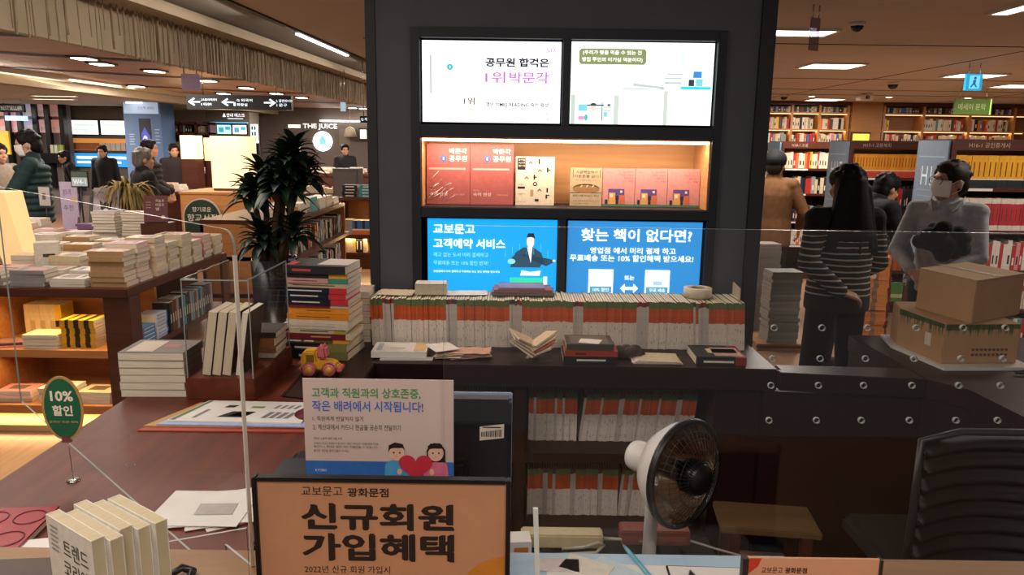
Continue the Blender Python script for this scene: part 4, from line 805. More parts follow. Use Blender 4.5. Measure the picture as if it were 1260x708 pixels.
MB().tube([(0, .2, .08), (0, .2, .42)], .03, 12).build('gas_column', M_blackp, ch)
for i in range(5):
    a = 2*PI*i/5; lg = MB().tube([(0, .2, .10), (.27*math.cos(a), .2+.27*math.sin(a), .07)], [.025, .015], 8).build('leg', M_blackp, ch)
    MB().lathe([(.001, -.015), (.03, -.015), (.03, .015), (.001, .015)], 16, 0, True, (.27*math.cos(a), .2+.27*math.sin(a), .0305), (-math.sin(a), math.cos(a), 0)).build('caster', M_blackp, lg)
MB().tube([(.2, -.03, .70), (.1, -.045, .715), (.05, -.04, .72)], .003, 6).build('wire_clip', M_metal, ch)
stl = thing('wooden_stool', 'tan wooden stool standing low behind the service ledge', 'stool', (.92, 2.45, 0), -.12)
MB().box(-.17, .17, -.10, .10, .36, .385).build('seat', wood('stool_wood', '#7d6040', '#6f5436'), stl, bevel=.004)
for sx in (-.12, .12):
    for sy in (-.09, .09): MB().box(sx-.018, sx+.018, sy-.018, sy+.018, 0, .36).build('leg', M_walnut, stl)
for sy in (-.09, .09): MB().box(-.122, .122, sy-.01, sy+.01, .16, .19).build('stretcher', M_tanwood, stl)
# boxes on the side counter
bo = thing('cardboard_box', 'lower cardboard box printed with green leaves, on a white tray', 'box', (1.795, 2.86, TZ+.0125), 0)
A, B, D_ = G(1125, 426, .9), G(1166, 448, .885), G(1252, 446, .885)
lo = [(1.635, 2.98), (1.72, 2.72), (2.03, 2.745), (2.02, 3.12), (1.66, 3.14)]
lo = [(x-1.80, y-2.86) for x, y in ((1.615, 3.0), (1.645, 2.72), (1.945, 2.74), (1.97, 3.14), (1.66, 3.14))]
def carton(root, pts, h, m):
    MB().slab(pts, 0, h).build('carton', m, root, bevel=.003); 
    cxx, cyy = sum(p_[0] for p_ in pts)/len(pts), sum(p_[1] for p_ in pts)/len(pts)
    return cxx, cyy
carton(bo, lo, .155, M_card)
k = MB()
def onface(a, b, s, z, e=.001):      # a point on the upright face from a to b
    x, y = a[0]+(b[0]-a[0])*s, a[1]+(b[1]-a[1])*s; n = Vector((b[1]-a[1], -(b[0]-a[0]), 0)).normalized()
    return (x+n.x*e, y+n.y*e, z)
for a_, b_, n_ in ((lo[0], lo[1], 46), (lo[1], lo[2], 80)):
    for i in range(n_):
        s = random.uniform(.04, .96); z1 = .154; d_ = random.uniform(.01, .05)*(1 if a_ is lo[1] else 1.3); w_ = .014
        k.add([onface(a_, b_, s-w_, z1), onface(a_, b_, s+random.uniform(-.02, .02), z1-d_), onface(a_, b_, min(.99, s+w_), z1)], [(0, 1, 2)], i % 2)
    k.add([onface(a_, b_, .01, .13), onface(a_, b_, .99, .138), onface(a_, b_, .99, .154), onface(a_, b_, .01, .154)], [(0, 1, 2, 3)], 0)
for r_ in range(2):
    for i in range(9): s = .38+.055*i; k.add([onface(lo[1], lo[2], s, .05-.02*r_), onface(lo[1], lo[2], s+.04, .05-.02*r_), onface(lo[1], lo[2], s+.04, .06-.02*r_), onface(lo[1], lo[2], s, .06-.02*r_)], [(0, 1, 2, 3)], 2)
k.add([onface(lo[0], lo[1], .62, .05), onface(lo[0], lo[1], .75, .05), onface(lo[0], lo[1], .75, .10), onface(lo[0], lo[1], .62, .10)], [(0, 1, 2, 3)], 3)
k.build('leaf_print', [cm('#4d5a2e'), cm('#5f6a38'), cm('#6c3f2c'), cm('#d8cbb8')], bo)
bt_ = thing('cardboard_box', 'plain brown cardboard box set on the leaf printed box', 'box', (1.82, 2.87, TZ+.168), 0)
up = [(x-1.84, y-2.87) for x, y in ((1.645, 2.91), (1.86, 2.715), (2.04, 2.80), (2.02, 3.09), (1.80, 3.09))]
up = [(-.142, .14), (-.08, -.145), (.225, .04), (.163, .325)]
carton(bt_, up, .165, M_card)
MB().slab([(-.142, .14), (-.08, -.145), (.07, -.055), (.01, .23)], .1655, .168).slab([(.225, .04), (.163, .325), (.012, .232), (.072, -.053)], .1655, .1685).build('lid_flap', mat('card_flap', '#b89468', .8), bt_)
tp = MB(); tp.add([(-.02, .236, .1695), (.02, .236, .1695), (.09, -.05, .1695), (.05, -.05, .1695)], [(0, 1, 2, 3)]); tp.build('packing_tape', mat('tape_clear', '#b39a70', .5), bt_)
tr_ = MB().slab([(1.585, 2.99), (1.625, 2.67), (1.975, 2.69), (2.0, 3.17), (1.63, 3.17)], TZ, TZ+.012); tag(tr_.build('foam_tray', M_white), 'thin white tray under the leaf printed box', 'tray')
sheet('paper_sheet', 'white paper sheet on the side counter at the picture edge', quad(1.93, 2.45, .2, .16, .2), TZ, M_paper)
pc = MB().tube([(1.86, 2.62, TZ+.012), (1.95, 2.63, TZ+.016), (2.1, 2.61, TZ+.014)], [.006, .014, .012], 8); tag(pc.build('tape_gun', M_blackp), 'black handheld tool lying below the white tray', 'tool')
# ------------------------------------------------------------ people: one continuous body grown from joints, clothes over it
def cap(mb, p0, r0, p1, r1, n=12):
    p0, p1 = Vector(p0), Vector(p1); d = (p1-p0).normalized() if (p1-p0).length > 1e-6 else Vector((0, 0, 1)); pts, rs = [], []
    for a in (80, 50, 20): a = math.radians(a); pts.append(p0-d*r0*math.sin(a)); rs.append(r0*math.cos(a))
    for a in (-20, -50, -80): a = math.radians(a); pts.append(p1-d*r1*math.sin(a)); rs.append(r1*math.cos(a))
    mb.tube(pts, rs, n)
def grown(mb, name, m, parent=None, vox=.01, smooth=4):
    me = bpy.data.meshes.new('tmp'); me.from_pydata(mb.v, [], mb.f); bm = bmesh.new(); bm.from_mesh(me)
    bmesh.ops.recalc_face_normals(bm, faces=bm.faces); bm.to_mesh(me); bm.free()
    o = bpy.data.objects.new(name, me); C.objects.link(o)
    r = o.modifiers.new('r', 'REMESH'); r.mode = 'VOXEL'; r.voxel_size = vox
    q = o.modifiers.new('q', 'SMOOTH'); q.iterations = smooth; q.factor = .5
    dg = bpy.context.evaluated_depsgraph_get(); nm = bpy.data.meshes.new_from_object(o.evaluated_get(dg)); o.modifiers.clear(); o.data = nm; nm.name = name
    nm.materials.clear(); nm.materials.append(m); nm.polygons.foreach_set('use_smooth', [True]*len(nm.polygons)); nm.update()
    if parent: o.parent = parent
    return o
def ik(S, T, a, b, hint):
    S, T, hint = Vector(S), Vector(T), Vector(hint); d = T-S; L = min(d.length, (a+b)*.999); u = d.normalized(); T = S+u*L
    x = (a*a-b*b+L*L)/(2*L); h = math.sqrt(max(0, a*a-x*x)); w_ = (hint-u*hint.dot(u)).normalized()
    return S+u*x+w_*h, T
def hand(mb, wr, d, nrm, s=1, curl=.5, thumb=1):
    d = Vector(d).normalized(); nrm = Vector(nrm); nrm = (nrm-d*nrm.dot(d)).normalized(); side = d.cross(nrm)
    wr = Vector(wr)
    for k in (-1.5, -.5, .5, 1.5): cap(mb, wr+d*.01*s+side*k*.011*s, .013*s, wr+d*.085*s+side*k*.019*s, .0115*s, 8)
    for k, L in ((-1.5, .062), (-.5, .078), (.5, .083), (1.5, .072)):
        b = wr+d*.09*s+side*k*.02*s; e1 = b+(d*math.cos(curl)+nrm*math.sin(curl))*L*.5*s; e2 = e1+(d*math.cos(curl*2.2)+nrm*math.sin(curl*2.2))*L*.5*s
        cap(mb, b, .0095*s, e1, .009*s, 8); cap(mb, e1, .009*s, e2, .0075*s, 8)
    b = wr+d*.03*s+side*thumb*.026*s; e1 = b+(d*.6+side*thumb*.7+nrm*.3).normalized()*.04*s; e2 = e1+(d*.9+side*thumb*.25+nrm*.4).normalized()*.032*s
    cap(mb, b, .013*s, e1, .0105*s, 8); cap(mb, e1, .0105*s, e2, .0085*s, 8)
def skin_mat(h): return mat('skin_'+h.strip('#'), h, .55, noise=.05)
def person(label, x, y, rz, H=1.7, name='person', skin='#b98a6c', lean=0, yaw=0, nod=0, hands=((.26, -.05, .78), (-.26, -.05, .78)), hint=((.6, .8, 0), (-.6, .8, 0)), hdir=((0, -.2, -1), (0, -.2, -1)), hnrm=((-1, 0, 0), (1, 0, 0)),
           top=('jacket', '#223', .02), sleeve=.0, hem=.86, legs=('trousers', '#1a1a1c'), hair=None, vox=.011, puff=False, topmat=None, feet=(.10, -.10), shoes='#151515', z0=0, longhair=None, curl=.5, fat=1):
    s = H/1.7; bend = Matrix.Translation((0, 0, .95)) @ Matrix.Rotation(lean, 4, 'X') @ Matrix.Translation((0, 0, -.95))
    def U(p): return bend @ Vector(p)
    HC = U((0, -.015, 1.575)); HM = Matrix.Translation(HC) @ Matrix.Rotation(yaw, 4, 'Z') @ Matrix.Rotation(lean*.4+nod, 4, 'X')
    hips = [Vector((.088, 0, .90)), Vector((-.088, 0, .90))]; ank = [Vector((feet[0]+0, .02, .08)), Vector((feet[1], .02, .08))]
    knee = [(hips[i]+ank[i])/2+Vector((0, -.02, .02)) for i in (0, 1)]
    sh = [U((.172, .01, 1.395)), U((-.172, .01, 1.395))]; el, wr = [], []
    for i in (0, 1):
        e, w_ = ik(sh[i], hands[i], .285, .25, hint[i]); el.append(e); wr.append(w_)
    b = MB(); b.T = Matrix.Scale(s, 4)
    # body
    for zc, rx, ry in ((1.28, .155, .10), (1.13, .135, .09), (.98, .15, .105)):
        c = U((0, 0, zc)); b.ell(c, (rx*fat, ry*fat, .13), 20, 12)
    for i in (0, 1):
        cap(b, sh[i], .05, U((0, 0, 1.40)), .07); cap(b, sh[i], .046, el[i], .036); cap(b, el[i], .037, wr[i], .025); hand(b, wr[i], hdir[i], hnrm[i], 1, curl, 1 if i == 0 else -1)
        cap(b, hips[i], .082, knee[i], .055); cap(b, knee[i], .055, ank[i], .037); cap(b, ank[i]+Vector((0, .02, -.035)), .035, ank[i]+Vector((0, -.13, -.05)), .026)
    cap(b, U((0, .005, 1.40)), .058, HM @ Vector((0, .015, -.06)), .052)
    h0 = b.T; b.T = h0 @ HM
    b.ell((0, .012, .022), (.076, .096, .098)).ell((0, -.022, -.045), (.058, .066, .072)).ell((0, -.05, -.085), (.034, .035, .028))
    b.ell((0, -.09, -.022), (.013, .02, .014)).ell((0, -.082, .005), (.009, .014, .03)).ell((0, -.078, .035), (.05, .016, .012)).ell((0, -.086, -.06), (.022, .012, .01))
    for q in (-1, 1): b.ell((q*.078, .012, -.01), (.012, .02, .032)).ell((q*.04, -.06, -.03), (.024, .022, .025))
    body = grown(b, name, skin_mat(skin), None, vox*s, 3); body.location = (x, y, z0); body.rotation_euler = (0, 0, rz); tag(body, label, 'person')
    HMs = Matrix.Scale(s, 4) @ HM
    for q in (-1, 1):
        e = MB(); e.T = HMs; e.ell((q*.031, -.083, .012), (.012, .007, .006), 10, 6); e.build('eye', mat('eye_dark', '#1c1512', .3), body)
    # upper clothing
    g = .02 if top[2] is None else top[2]; t = MB(); t.T = Matrix.Scale(s, 4)
    if puff:
        for i in range(9):
            zc = hem+.06+(1.36-hem-.06)*i/8; c = U((0, 0, zc)); t.ell(c, ((.20 if i < 8 else .17)*fat, .155*fat, .052), 20, 10)
        t.ell(U((0, 0, 1.15)), (.16, .12, .3), 20, 12)
    else:
        prof = ((hem, .162, .122), (hem+.02, .168, .128), (.98, .165, .125), (1.08, .155, .118), (1.2, .162, .122), (1.30, .170, .122), (1.37, .160, .108), (1.42, .12, .09), (1.45, .08, .075))
        t.loft([(U((0, 0, z_)), rx*fat+g*.5, ry*fat+g*.4) for z_, rx, ry in prof])
    for i in (0, 1):
        cap(t, sh[i], .058+g*.5, U((0, 0, 1.395)), .07+g*.3); 
        n = 5 if puff else 1
        for q in range(n):
            if puff:
                for A_, B_, ra in ((sh[i], el[i], .075), (el[i], wr[i], .066)):
                    t.ell(A_.lerp(B_, (q+.5)/n), (ra, ra, ra*.95), 12, 8)
        cap(t, sh[i], .056+g*.5, el[i], .046+g*.5); cap(t, el[i], .046+g*.5, el[i].lerp(wr[i], .93-sleeve), .036+g*.4)
    cap(t, U((0, .008, 1.40)), .078, U((0, .008, 1.46)), .066+.3*g)
    gar = grown(t, top[0], topmat or mat('cloth_'+top[1].strip('#'), top[1], .85, noise=.16, scale=25), body, vox*s, 4)
    # trousers
    p_ = MB(); p_.T = Matrix.Scale(s, 4); p_.ell((0, .005, .96), (.165*fat, .122*fat, .12), 20, 12)
    for i in (0, 1): cap(p_, hips[i], .098, knee[i], .07); cap(p_, knee[i], .07, ank[i]+Vector((0, 0, .0)), .056)
    grown(p_, legs[0], mat('cloth_'+legs[1].strip('#'), legs[1], .85, noise=.1, scale=25), body, vox*s*1.2, 4)
    for i in (0, 1):
        k = MB(); k.T = Matrix.Scale(s, 4); cap(k, ank[i]+Vector((0, .025, -.036)), .042, ank[i]+Vector((0, -.13, -.046)), .033); k.box(ank[i].x-.04, ank[i].x+.04, -.13, .07, .0, .02)
        grown(k, 'shoe', mat('shoe_'+shoes.strip('#'), shoes, .5), body, .009, 2)
    if hair:
        hm = MB(); hm.T = HMs
        hm.ell((0, .022, .034), (.086, .1, .096)).ell((0, .055, -.01), (.078, .065, .085)).ell((0, -.03, .095), (.066, .055, .032))
        for q in (-1, 1): hm.ell((q*.068, -.012, .05), (.022, .05, .05))
        for i in range(26):
            a = random.uniform(0, 2*PI); e = random.uniform(.1, 1.3); hm.ell((.078*math.cos(a)*math.cos(e), .022+.09*math.sin(a)*math.cos(e), .04+.088*math.sin(e)), (.022, .022, .02), 8, 6)
        if longhair:
            for i in range(12):
                f = i/11; hm.ell((0, .055+.045*f, .03-longhair*f), (.09+.055*f, .075-.012*f, .06), 18, 10)
            for i in range(16):
                xx = -.15+.30*i/15; cap(hm, (xx*.55, .09, .0), .02, (xx, .145+random.uniform(-.012, .012)-abs(xx)*.2, -longhair-.02-random.uniform(0, .06)), .014, 8)
        grown(hm, 'hair', mat('hair_'+hair.strip('#'), hair, .62, noise=.4, spec=.2, scale=70, stretch=(1, 1, .15)), body, .008, 2)
    return body, HMs, HM, s
def mask(body, HMs, col='#e6e2dc'):
    m = MB(); m.T = HMs; vs, fs = [], []; nu, nv = 14, 8
    for j in range(nv+1):
        zz = -.098+.105*j/nv
        for i in range(nu+1):
            a = math.radians(-78+156*i/nu); f = 1-abs(j/nv-.5)*.5; r = (.072+.018*math.cos(a)**2*f)*(.8+.2*min(1, j/4))
            vs.append((r*math.sin(a)*.98, -.022-(r*1.02)*math.cos(a), zz+.008*math.cos(a)))
    for j in range(nv):
        for i in range(nu): k = j*(nu+1)+i; fs.append((k, k+1, k+nu+2, k+nu+1))
    m.add(vs, fs, 0, True); o = m.build('face_mask', mat('mask_cloth', col, .8, noise=.02), body); md = o.modifiers.new('s', 'SOLIDIFY'); md.thickness = .003
    lo = MB(); lo.T = HMs
    for q in (-1, 1): lo.tube([(q*.07, -.036, -.01), (q*.083, .0, .012), (q*.085, .03, .005), (q*.08, .02, -.045), (q*.068, -.03, -.075)], .002, 6)
    lo.build('ear_loop', mat('mask_cloth', col), o)

# woman in the striped sweater, back to us
def striped():
    m = bpy.data.materials.new('striped_knit'); m.use_nodes = True; nt = m.node_tree; b = nt.nodes['Principled BSDF']; b.inputs['Roughness'].default_value = .9
    tc = nt.nodes.new('ShaderNodeTexCoord'); sp = nt.nodes.new('ShaderNodeSeparateXYZ'); nt.links.new(tc.outputs['Object'], sp.inputs[0])
    nz = nt.nodes.new('ShaderNodeTexNoise'); nz.inputs['Scale'].default_value = 9; ad = nt.nodes.new('ShaderNodeMath'); ad.operation = 'MULTIPLY_ADD'; ad.inputs[1].default_value = .012
    nt.links.new(tc.outputs['Object'], nz.inputs['Vector']); nt.links.new(nz.outputs['Fac'], ad.inputs[0]); nt.links.new(sp.outputs['Z'], ad.inputs[2])
    def mm(op, a, v, c=None):
        n_ = nt.nodes.new('ShaderNodeMath'); n_.operation = op; nt.links.new(a, n_.inputs[0]); 
        if hasattr(v, 'links') : nt.links.new(v, n_.inputs[1])
        else: n_.inputs[1].default_value = v
        return n_.outputs[0]
    f = mm('FRACT', mm('DIVIDE', ad.outputs[0], .0325), 0); a = mm('LESS_THAN', f, .26); lo = mm('LESS_THAN', sp.outputs['Z'], 1.235); ab = mm('GREATER_THAN', sp.outputs['Z'], .90)
    k = mm('MULTIPLY', mm('MULTIPLY', a, lo), ab); mx = nt.nodes.new('ShaderNodeMixRGB'); nt.links.new(k, mx.inputs[0]); mx.inputs[1].default_value = (*rgb('#19181a'), 1); mx.inputs[2].default_value = (*rgb('#b9ab98'), 1)
    nt.links.new(mx.outputs[0], b.inputs['Base Color']); return m
person('person seen from behind with long black hair, striped black sweater and black trousers', 1.80, 4.02, PI+.12, 1.60, hair='#0d0b0b', longhair=.30, topmat=striped(), top=('striped_sweater', '#18181a', .03), hem=.86, legs=('trousers', '#0e0e10'),
       hands=((.09, .19, 1.0), (-.14, -.20, .98)), hint=((.9, .2, -.1), (-.9, .5, -.2)), hdir=((-.9, .1, -.25), (.7, -.2, -.5)), hnrm=((0, -.4, -1), (1, 0, 0)), vox=.008, feet=(.15, -.13), fat=1.05)
# man with mask and glasses
b_, HS, HM_, s_ = person('person with glasses and white mask in a grey shirt, holding a black bag', 2.60, 4.45, -.72, 1.62, hair='#1f1711', skin='#b58468', top=('shirt', '#98989b', .010), legs=('trousers', '#141416'), yaw=-.72, hands=((.06, -.24, 1.03), (-.10, -.25, 1.02)), hint=((.9, .5, -.3), (-.9, .5, -.3)),
       hdir=((-.9, -.3, -.1), (.9, -.3, -.1)), hnrm=((0, .8, -.5), (0, .8, -.5)), vox=.008, hem=.88, sleeve=.08, curl=.9, fat=.93)
mask(b_, HS)
gl = MB(); gl.T = HS
for q in (-1, 1): gl.ring((q*.034, -.096, .01), .024, .0022, (0, 1, 0), 20, 6).tube([(q*.058, -.094, .014), (q*.08, -.03, .014), (q*.084, .02, .006)], .002, 6)
gl.tube([(-.012, -.098, .014), (.012, -.098, .014)], .002, 6); gl.build('glasses', mat('glasses_frame', '#171310', .3), b_)
cl = MB(); cl.T = Matrix.Scale(s_, 4)
for q in (-1, 1): cl.add([(q*.012, -.066, 1.425), (q*.085, -.05, 1.47), (q*.09, .0, 1.49), (q*.10, -.06, 1.44), (q*.055, -.118, 1.395)], [(0, 1, 4), (1, 2, 3), (1, 3, 4)])
o = cl.build('collar', mat('cloth_98989b', '#98989b', .85), b_); md = o.modifiers.new('s', 'SOLIDIFY'); md.thickness = .006
bg = MB()
for i in range(40):
    a = random.uniform(0, 2*PI); r = random.uniform(.0, .10); bg.ell((r*math.cos(a)*1.15, random.uniform(-.03, .03), r*math.sin(a)*.8), (.05, .045, .045), 8, 6)
bgo = grown(bg, 'bag', mat('fuzzy_black', '#14161a', .95, noise=.4, scale=60), None, .01, 1); bgo.location = P(1160, 297, 4.13); tag(bgo, 'fuzzy black bag held against the grey shirt by the masked person', 'bag')
# man in the brown jacket and black cap
b_, HS, HM_, s_ = person('person seen from behind in a brown jacket and black cap by the pillar', 2.44, 7.0, PI-.5, 1.645, hair='#2a201a', top=('jacket', '#6f4a2a', .03), legs=('trousers', '#1f1a20'), hem=.80, hands=((.24, -.22, 1.0), (-.24, -.20, .98)), fat=1.1)
cp_ = MB(); cp_.T = HS; cp_.ell((0, .018, .06), (.108, .122, .095)).ell((0, -.11, .03), (.07, .06, .012)); grown(cp_, 'cap', mat('cap_black', '#131519', .8), b_, .008, 2)
person('person in a dark padded coat bending behind the person in stripes', 2.52, 5.55, PI/2+.3, 1.6, hair='#0e0c0c', lean=.55, top=('padded_coat', '#16171b', .05), puff=True, hem=.70, legs=('trousers', '#101114'), hands=((.22, -.45, .85), (-.22, -.45, .85)), fat=1.05)

# ------------------------------------------------------------ the right hall: wall bookcases and free-standing bookcases
PAL = ['cream', 'white', 'red', 'grey', 'orange', 'yellow', 'green', 'teal', 'blue', 'navy', 'purple', 'pink', 'brown', 'black', 'tan', 'maroon']
def pick(ws): return random.choices([w_ for w_, _ in ws], [q for _, q in ws])[0]
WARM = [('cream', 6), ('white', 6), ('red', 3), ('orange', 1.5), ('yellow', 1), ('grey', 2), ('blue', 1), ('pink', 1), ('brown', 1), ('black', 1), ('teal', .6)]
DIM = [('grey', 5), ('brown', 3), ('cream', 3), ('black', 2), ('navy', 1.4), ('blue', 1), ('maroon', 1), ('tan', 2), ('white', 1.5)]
MULTI = [('red', 3), ('pink', 2), ('teal', 2), ('green', 2), ('black', 2), ('white', 3), ('cream', 2), ('navy', 2), ('purple', 1.5), ('orange', 1.5)]
YW = 16.45
def z_of(u, v, y=YW): return P(u, v, y).z
def wallcase(nm, label, u0, u1, cuts, where):
    x0, x1 = P(u0, 150, YW).x, P(u1, 150, YW).x
    t = thing('wall_bookcase', label, 'bookcase', (x0, YW, 0))
    zs = [.1, .55, 1.0, 1.42, 1.78, 2.115, 2.47]
    W_ = x1-x0
    MB().box(0, W_, .30, .33, 0, 2.69).build('back_panel', wood('case_back', '#8a5a30', '#7a4e29', .5), t)
    for z in zs: MB().box(.0, W_, -.01, .3, z-.03, z).build('shelf', M_oak, t)
    MB().box(0, W_, -.01, .3, 2.62, 2.69).build('cornice', M_walnut, t)
    xs = [P(c, 150, YW).x-x0 for c in cuts]
    for x in xs: MB().box(x-.025, x+.025, -.012, .3, 0, 2.62).build('upright', M_oak, t)
    MB().box(.03, W_-.03, .005, .03, 2.425, 2.438).box(.03, W_-.03, .005, .03, 2.07, 2.083).build('light_strip', lit('case_strip', '#ffd9a0', 1.5), t)
    area((x0+W_/2, YW+.06, 2.42), W_*.95, .03, .25, '#ffd296', (math.radians(-20), 0, 0), 'bookcase_light_area'); area((x0+W_/2, YW+.06, 2.065), W_*.95, .03, 1.3, '#ffd296', (math.radians(-20), 0, 0), 'bookcase_light_area')
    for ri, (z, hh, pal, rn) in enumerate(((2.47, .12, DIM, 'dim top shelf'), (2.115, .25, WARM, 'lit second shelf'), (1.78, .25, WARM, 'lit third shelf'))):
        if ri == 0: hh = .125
        its = []; 
        n = 0
        for a, b in zip(xs, xs[1:]):
            x = a+.03; cnt = 0
            while x < b-.06 and not (ri == 1 and random.random() < .015):
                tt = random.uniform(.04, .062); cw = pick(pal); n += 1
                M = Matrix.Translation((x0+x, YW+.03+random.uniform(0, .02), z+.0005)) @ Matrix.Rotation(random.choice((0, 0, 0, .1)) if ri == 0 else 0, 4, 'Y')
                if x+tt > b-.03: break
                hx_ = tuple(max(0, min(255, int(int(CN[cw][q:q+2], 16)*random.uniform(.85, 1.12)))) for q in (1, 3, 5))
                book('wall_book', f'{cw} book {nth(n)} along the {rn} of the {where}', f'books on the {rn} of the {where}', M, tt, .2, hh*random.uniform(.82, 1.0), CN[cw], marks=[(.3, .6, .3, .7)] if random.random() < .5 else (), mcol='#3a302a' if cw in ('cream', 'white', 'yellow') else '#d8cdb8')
                x += tt+random.choice((.002, .002, .012))
wallcase('a', 'tall oak wall bookcase beside the dark pillar', 922, 1046, (925, 942, 974, 1008, 1043), 'bookcase by the dark pillar')
wallcase('b', 'tall oak wall bookcase behind the green hanging sign', 1084, 1262, (1087, 1136, 1193, 1248), 'bookcase behind the green sign')
pw = struct(MB().box(P(1046, 150, YW).x+.005, P(1084, 150, YW).x-.005, YW-.05, 17, 0, 2.7).build('pillar', wood('pier_wood', '#a5713d', '#986636', .5)))
g = P(1048, 173, YW-.08); h_ = P(1069, 165, YW-.08); ys = thing('lit_sign', 'small glowing yellow sign on the wooden pier', 'sign', (g.x, YW-.11, g.z)); MB().box(0, h_.x-g.x, 0, .05, 0, h_.z-g.z).build('light_box', lit('yellow_sign', '#f2d84a', 1.1), ys); MB().box(-.03, h_.x-g.x+.03, -.005, .055, h_.z-g.z, h_.z-g.z+.04).box(-.03, 0, -.005, .055, 0, h_.z-g.z).build('frame', M_walnut, ys)

def gondola(label, x0, y0, wd, head, endtxt, rows, where, lightcol='#ffcf80', power=2.0, endcol='#6f7d8c'):
    t = thing('bookcase', label, 'bookcase', (x0, y0, 0)); dp = .50; Ht = 1.775
    for a in (0, wd-.03): MB().box(a, a+.03, 0, dp, 0, Ht).build('side_panel', M_walnut, t)
    MB().box(.03, wd-.03, dp-.03, dp, .08, Ht).build('back_panel', M_walnut, t); MB().box(.03, wd-.03, -.0, .04, Ht-.085, Ht).box(.03, wd-.03, .04, dp-.03, Ht-.03, Ht).build('header', M_walnut, t)
    MB().box(.03, wd-.03, .02, dp-.03, 0, .08).build('kick_board', M_walnut, t)
    k = MB().text(head, .12, .12+.045*len(head)*.9, Ht-.065, Ht-.025, -.002, 0, .0, keep=True); k.build('lettering', cm('#b59a86'), t)
    for z in [r[0] for r in rows]:
        sf = MB().box(.03, wd-.03, 0, dp-.03, z-.03, z).build('shelf', M_walnut, t)
        MB().rect(.06, min(wd-.06, .35), z-.026, z-.006, -.001).build('price_rail', M_paper, sf)
    if endtxt:
        e = MB().box(-.02, -.002, .03, dp-.02, .55, Ht-.01).build('end_poster', mat('poster_'+endcol.strip('#'), endcol, .5), t)
        k = MB(); k.T = Matrix.Translation((-.0212, 0, 0)) @ Matrix.Rotation(-PI/2, 4, 'Z')
        k.text(endtxt, -.38, -.12, 1.40, 1.56, 0, 0)
        for i in range(5): k.rect(-.42, -.08, 1.36-.05*i, 1.365-.05*i, 0, 1)
        k.rect(-.44, -.06, 1.63, 1.64, 0, 1).build('lettering', [cm('#c9d2d6'), cm('#93a0aa')], t)
    MB().box(.05, wd-.05, .05, .075, Ht-.042, Ht-.031).build('light_strip', lit('gondola_strip', lightcol, 6), t)
    area((x0+wd/2, y0+.02, Ht-.06), wd*.9, .04, power, lightcol, (math.radians(-28), 0, 0), 'bookcase_light_area')
    for z, kind, rn in rows:
        if kind is None: continue
        items = kind(wd-.09); 
        row_up(items[0][4].get('kind', 'book').replace(' ', '_').replace('-', '_') if 0 else {'workbook': 'workbook', 'exam book': 'exam_book', 'book': 'shelf_book'}[items[0][4].get('kind', 'book')], items, Matrix.Translation((x0+.045, y0+.02, z+.0005)) @ Matrix.Rotation(0, 4, 'Z'),
               f'of the {rn} in the {where}', f'books on the {rn} of the {where}', lean=items[0][4].pop('lean', 0) if 0 else 0)
def series(t, d, h, cw, hexs, bands, kind, mk=()):
    def f(W_):
        out = []; x = 0
        while x+t < W_: out.append((cw, t, d, h+random.uniform(-.002, .002), dict(kind=kind, hex=random.choice(hexs), bands=bands, marks=mk, mcol='#6a3a18'))); x += t+.0006
        return out
    return f
def mixed(lo, hi, pal, h0, h1, kind='book'):
    def f(W_):
        out = []; x = 0
        while True:
            t = random.uniform(lo, hi)
            if x+t > W_: return out
            cw = pick(pal); out.append((cw, t, .18, random.uniform(h0, h1), dict(kind=kind, marks=[(.2, .5, .3, .7)] if random.random() < .6 else (), mcol='#2c2622' if cw in ('cream', 'white', 'yellow', 'pink') else '#d8cdb8'))); x += t+.0006
    return f
def leaning(lo, hi, pal):
    return mixed(lo, hi, pal, .22, .25)
gondola('dark wooden bookcase labelled H17-1 with orange workbooks, behind the person in stripes', 3.40, 7.6, .95, 'H17-1 고용복지', 'H17', [(1.41, series(.03, .2, .23, 'orange', ['#d98a1e', '#dd9224', '#d5841c'], [(0, .27, '#c2402e'), (.27, .31, '#e8d8b8')], 'workbook', [(.45, .85, .4, .6)]), 'top shelf'), (1.08, mixed(.018, .03, MULTI, .21, .25), 'second shelf'), (.76, mixed(.025, .035, MULTI, .2, .25), 'third shelf'), (.45, series(.032, .2, .2, 'orange', ['#c8642c', '#b85a28'], [], 'workbook'), 'fourth shelf'), (.12, series(.035, .2, .2, 'green', ['#4d8a4a', '#5c9450'], [(.2, .4, '#c8d8b0')], 'workbook'), 'lowest shelf')], 'H17-1 bookcase', '#ffc860', 1.6)
gondola('dark wooden bookcase labelled H16-1 with yellow workbooks, behind the masked person', 3.44, 5.9, .95, 'H16-1 공인중개사', 'H16', [(1.40, series(.042, .2, .25, 'yellow', ['#dca024', '#d99a20'], [(0, .24, '#1f2628'), (.24, .28, '#d8d0c0')], 'workbook', [(.35, .8, .4, .62)]), 'top shelf'), (1.06, series(.036, .2, .255, 'red', ['#a8303a', '#b0343c'], [(0, .16, '#cfc2b4'), (.84, 1, '#cfc2b4')], 'workbook', [(.3, .7, .4, .6)]), 'second shelf'), (.74, mixed(.025, .04, [('red', 3), ('white', 3), ('pink', 2), ('maroon', 1)], .2, .25), 'third shelf'), (.42, series(.04, .2, .24, 'white', ['#c2b4a4'], [(.6, .8, '#9c4a44')], 'workbook'), 'fourth shelf'), (.10, mixed(.03, .04, MULTI, .2, .24), 'lowest shelf')], 'H16-1 bookcase', '#ffc860', 1.3)
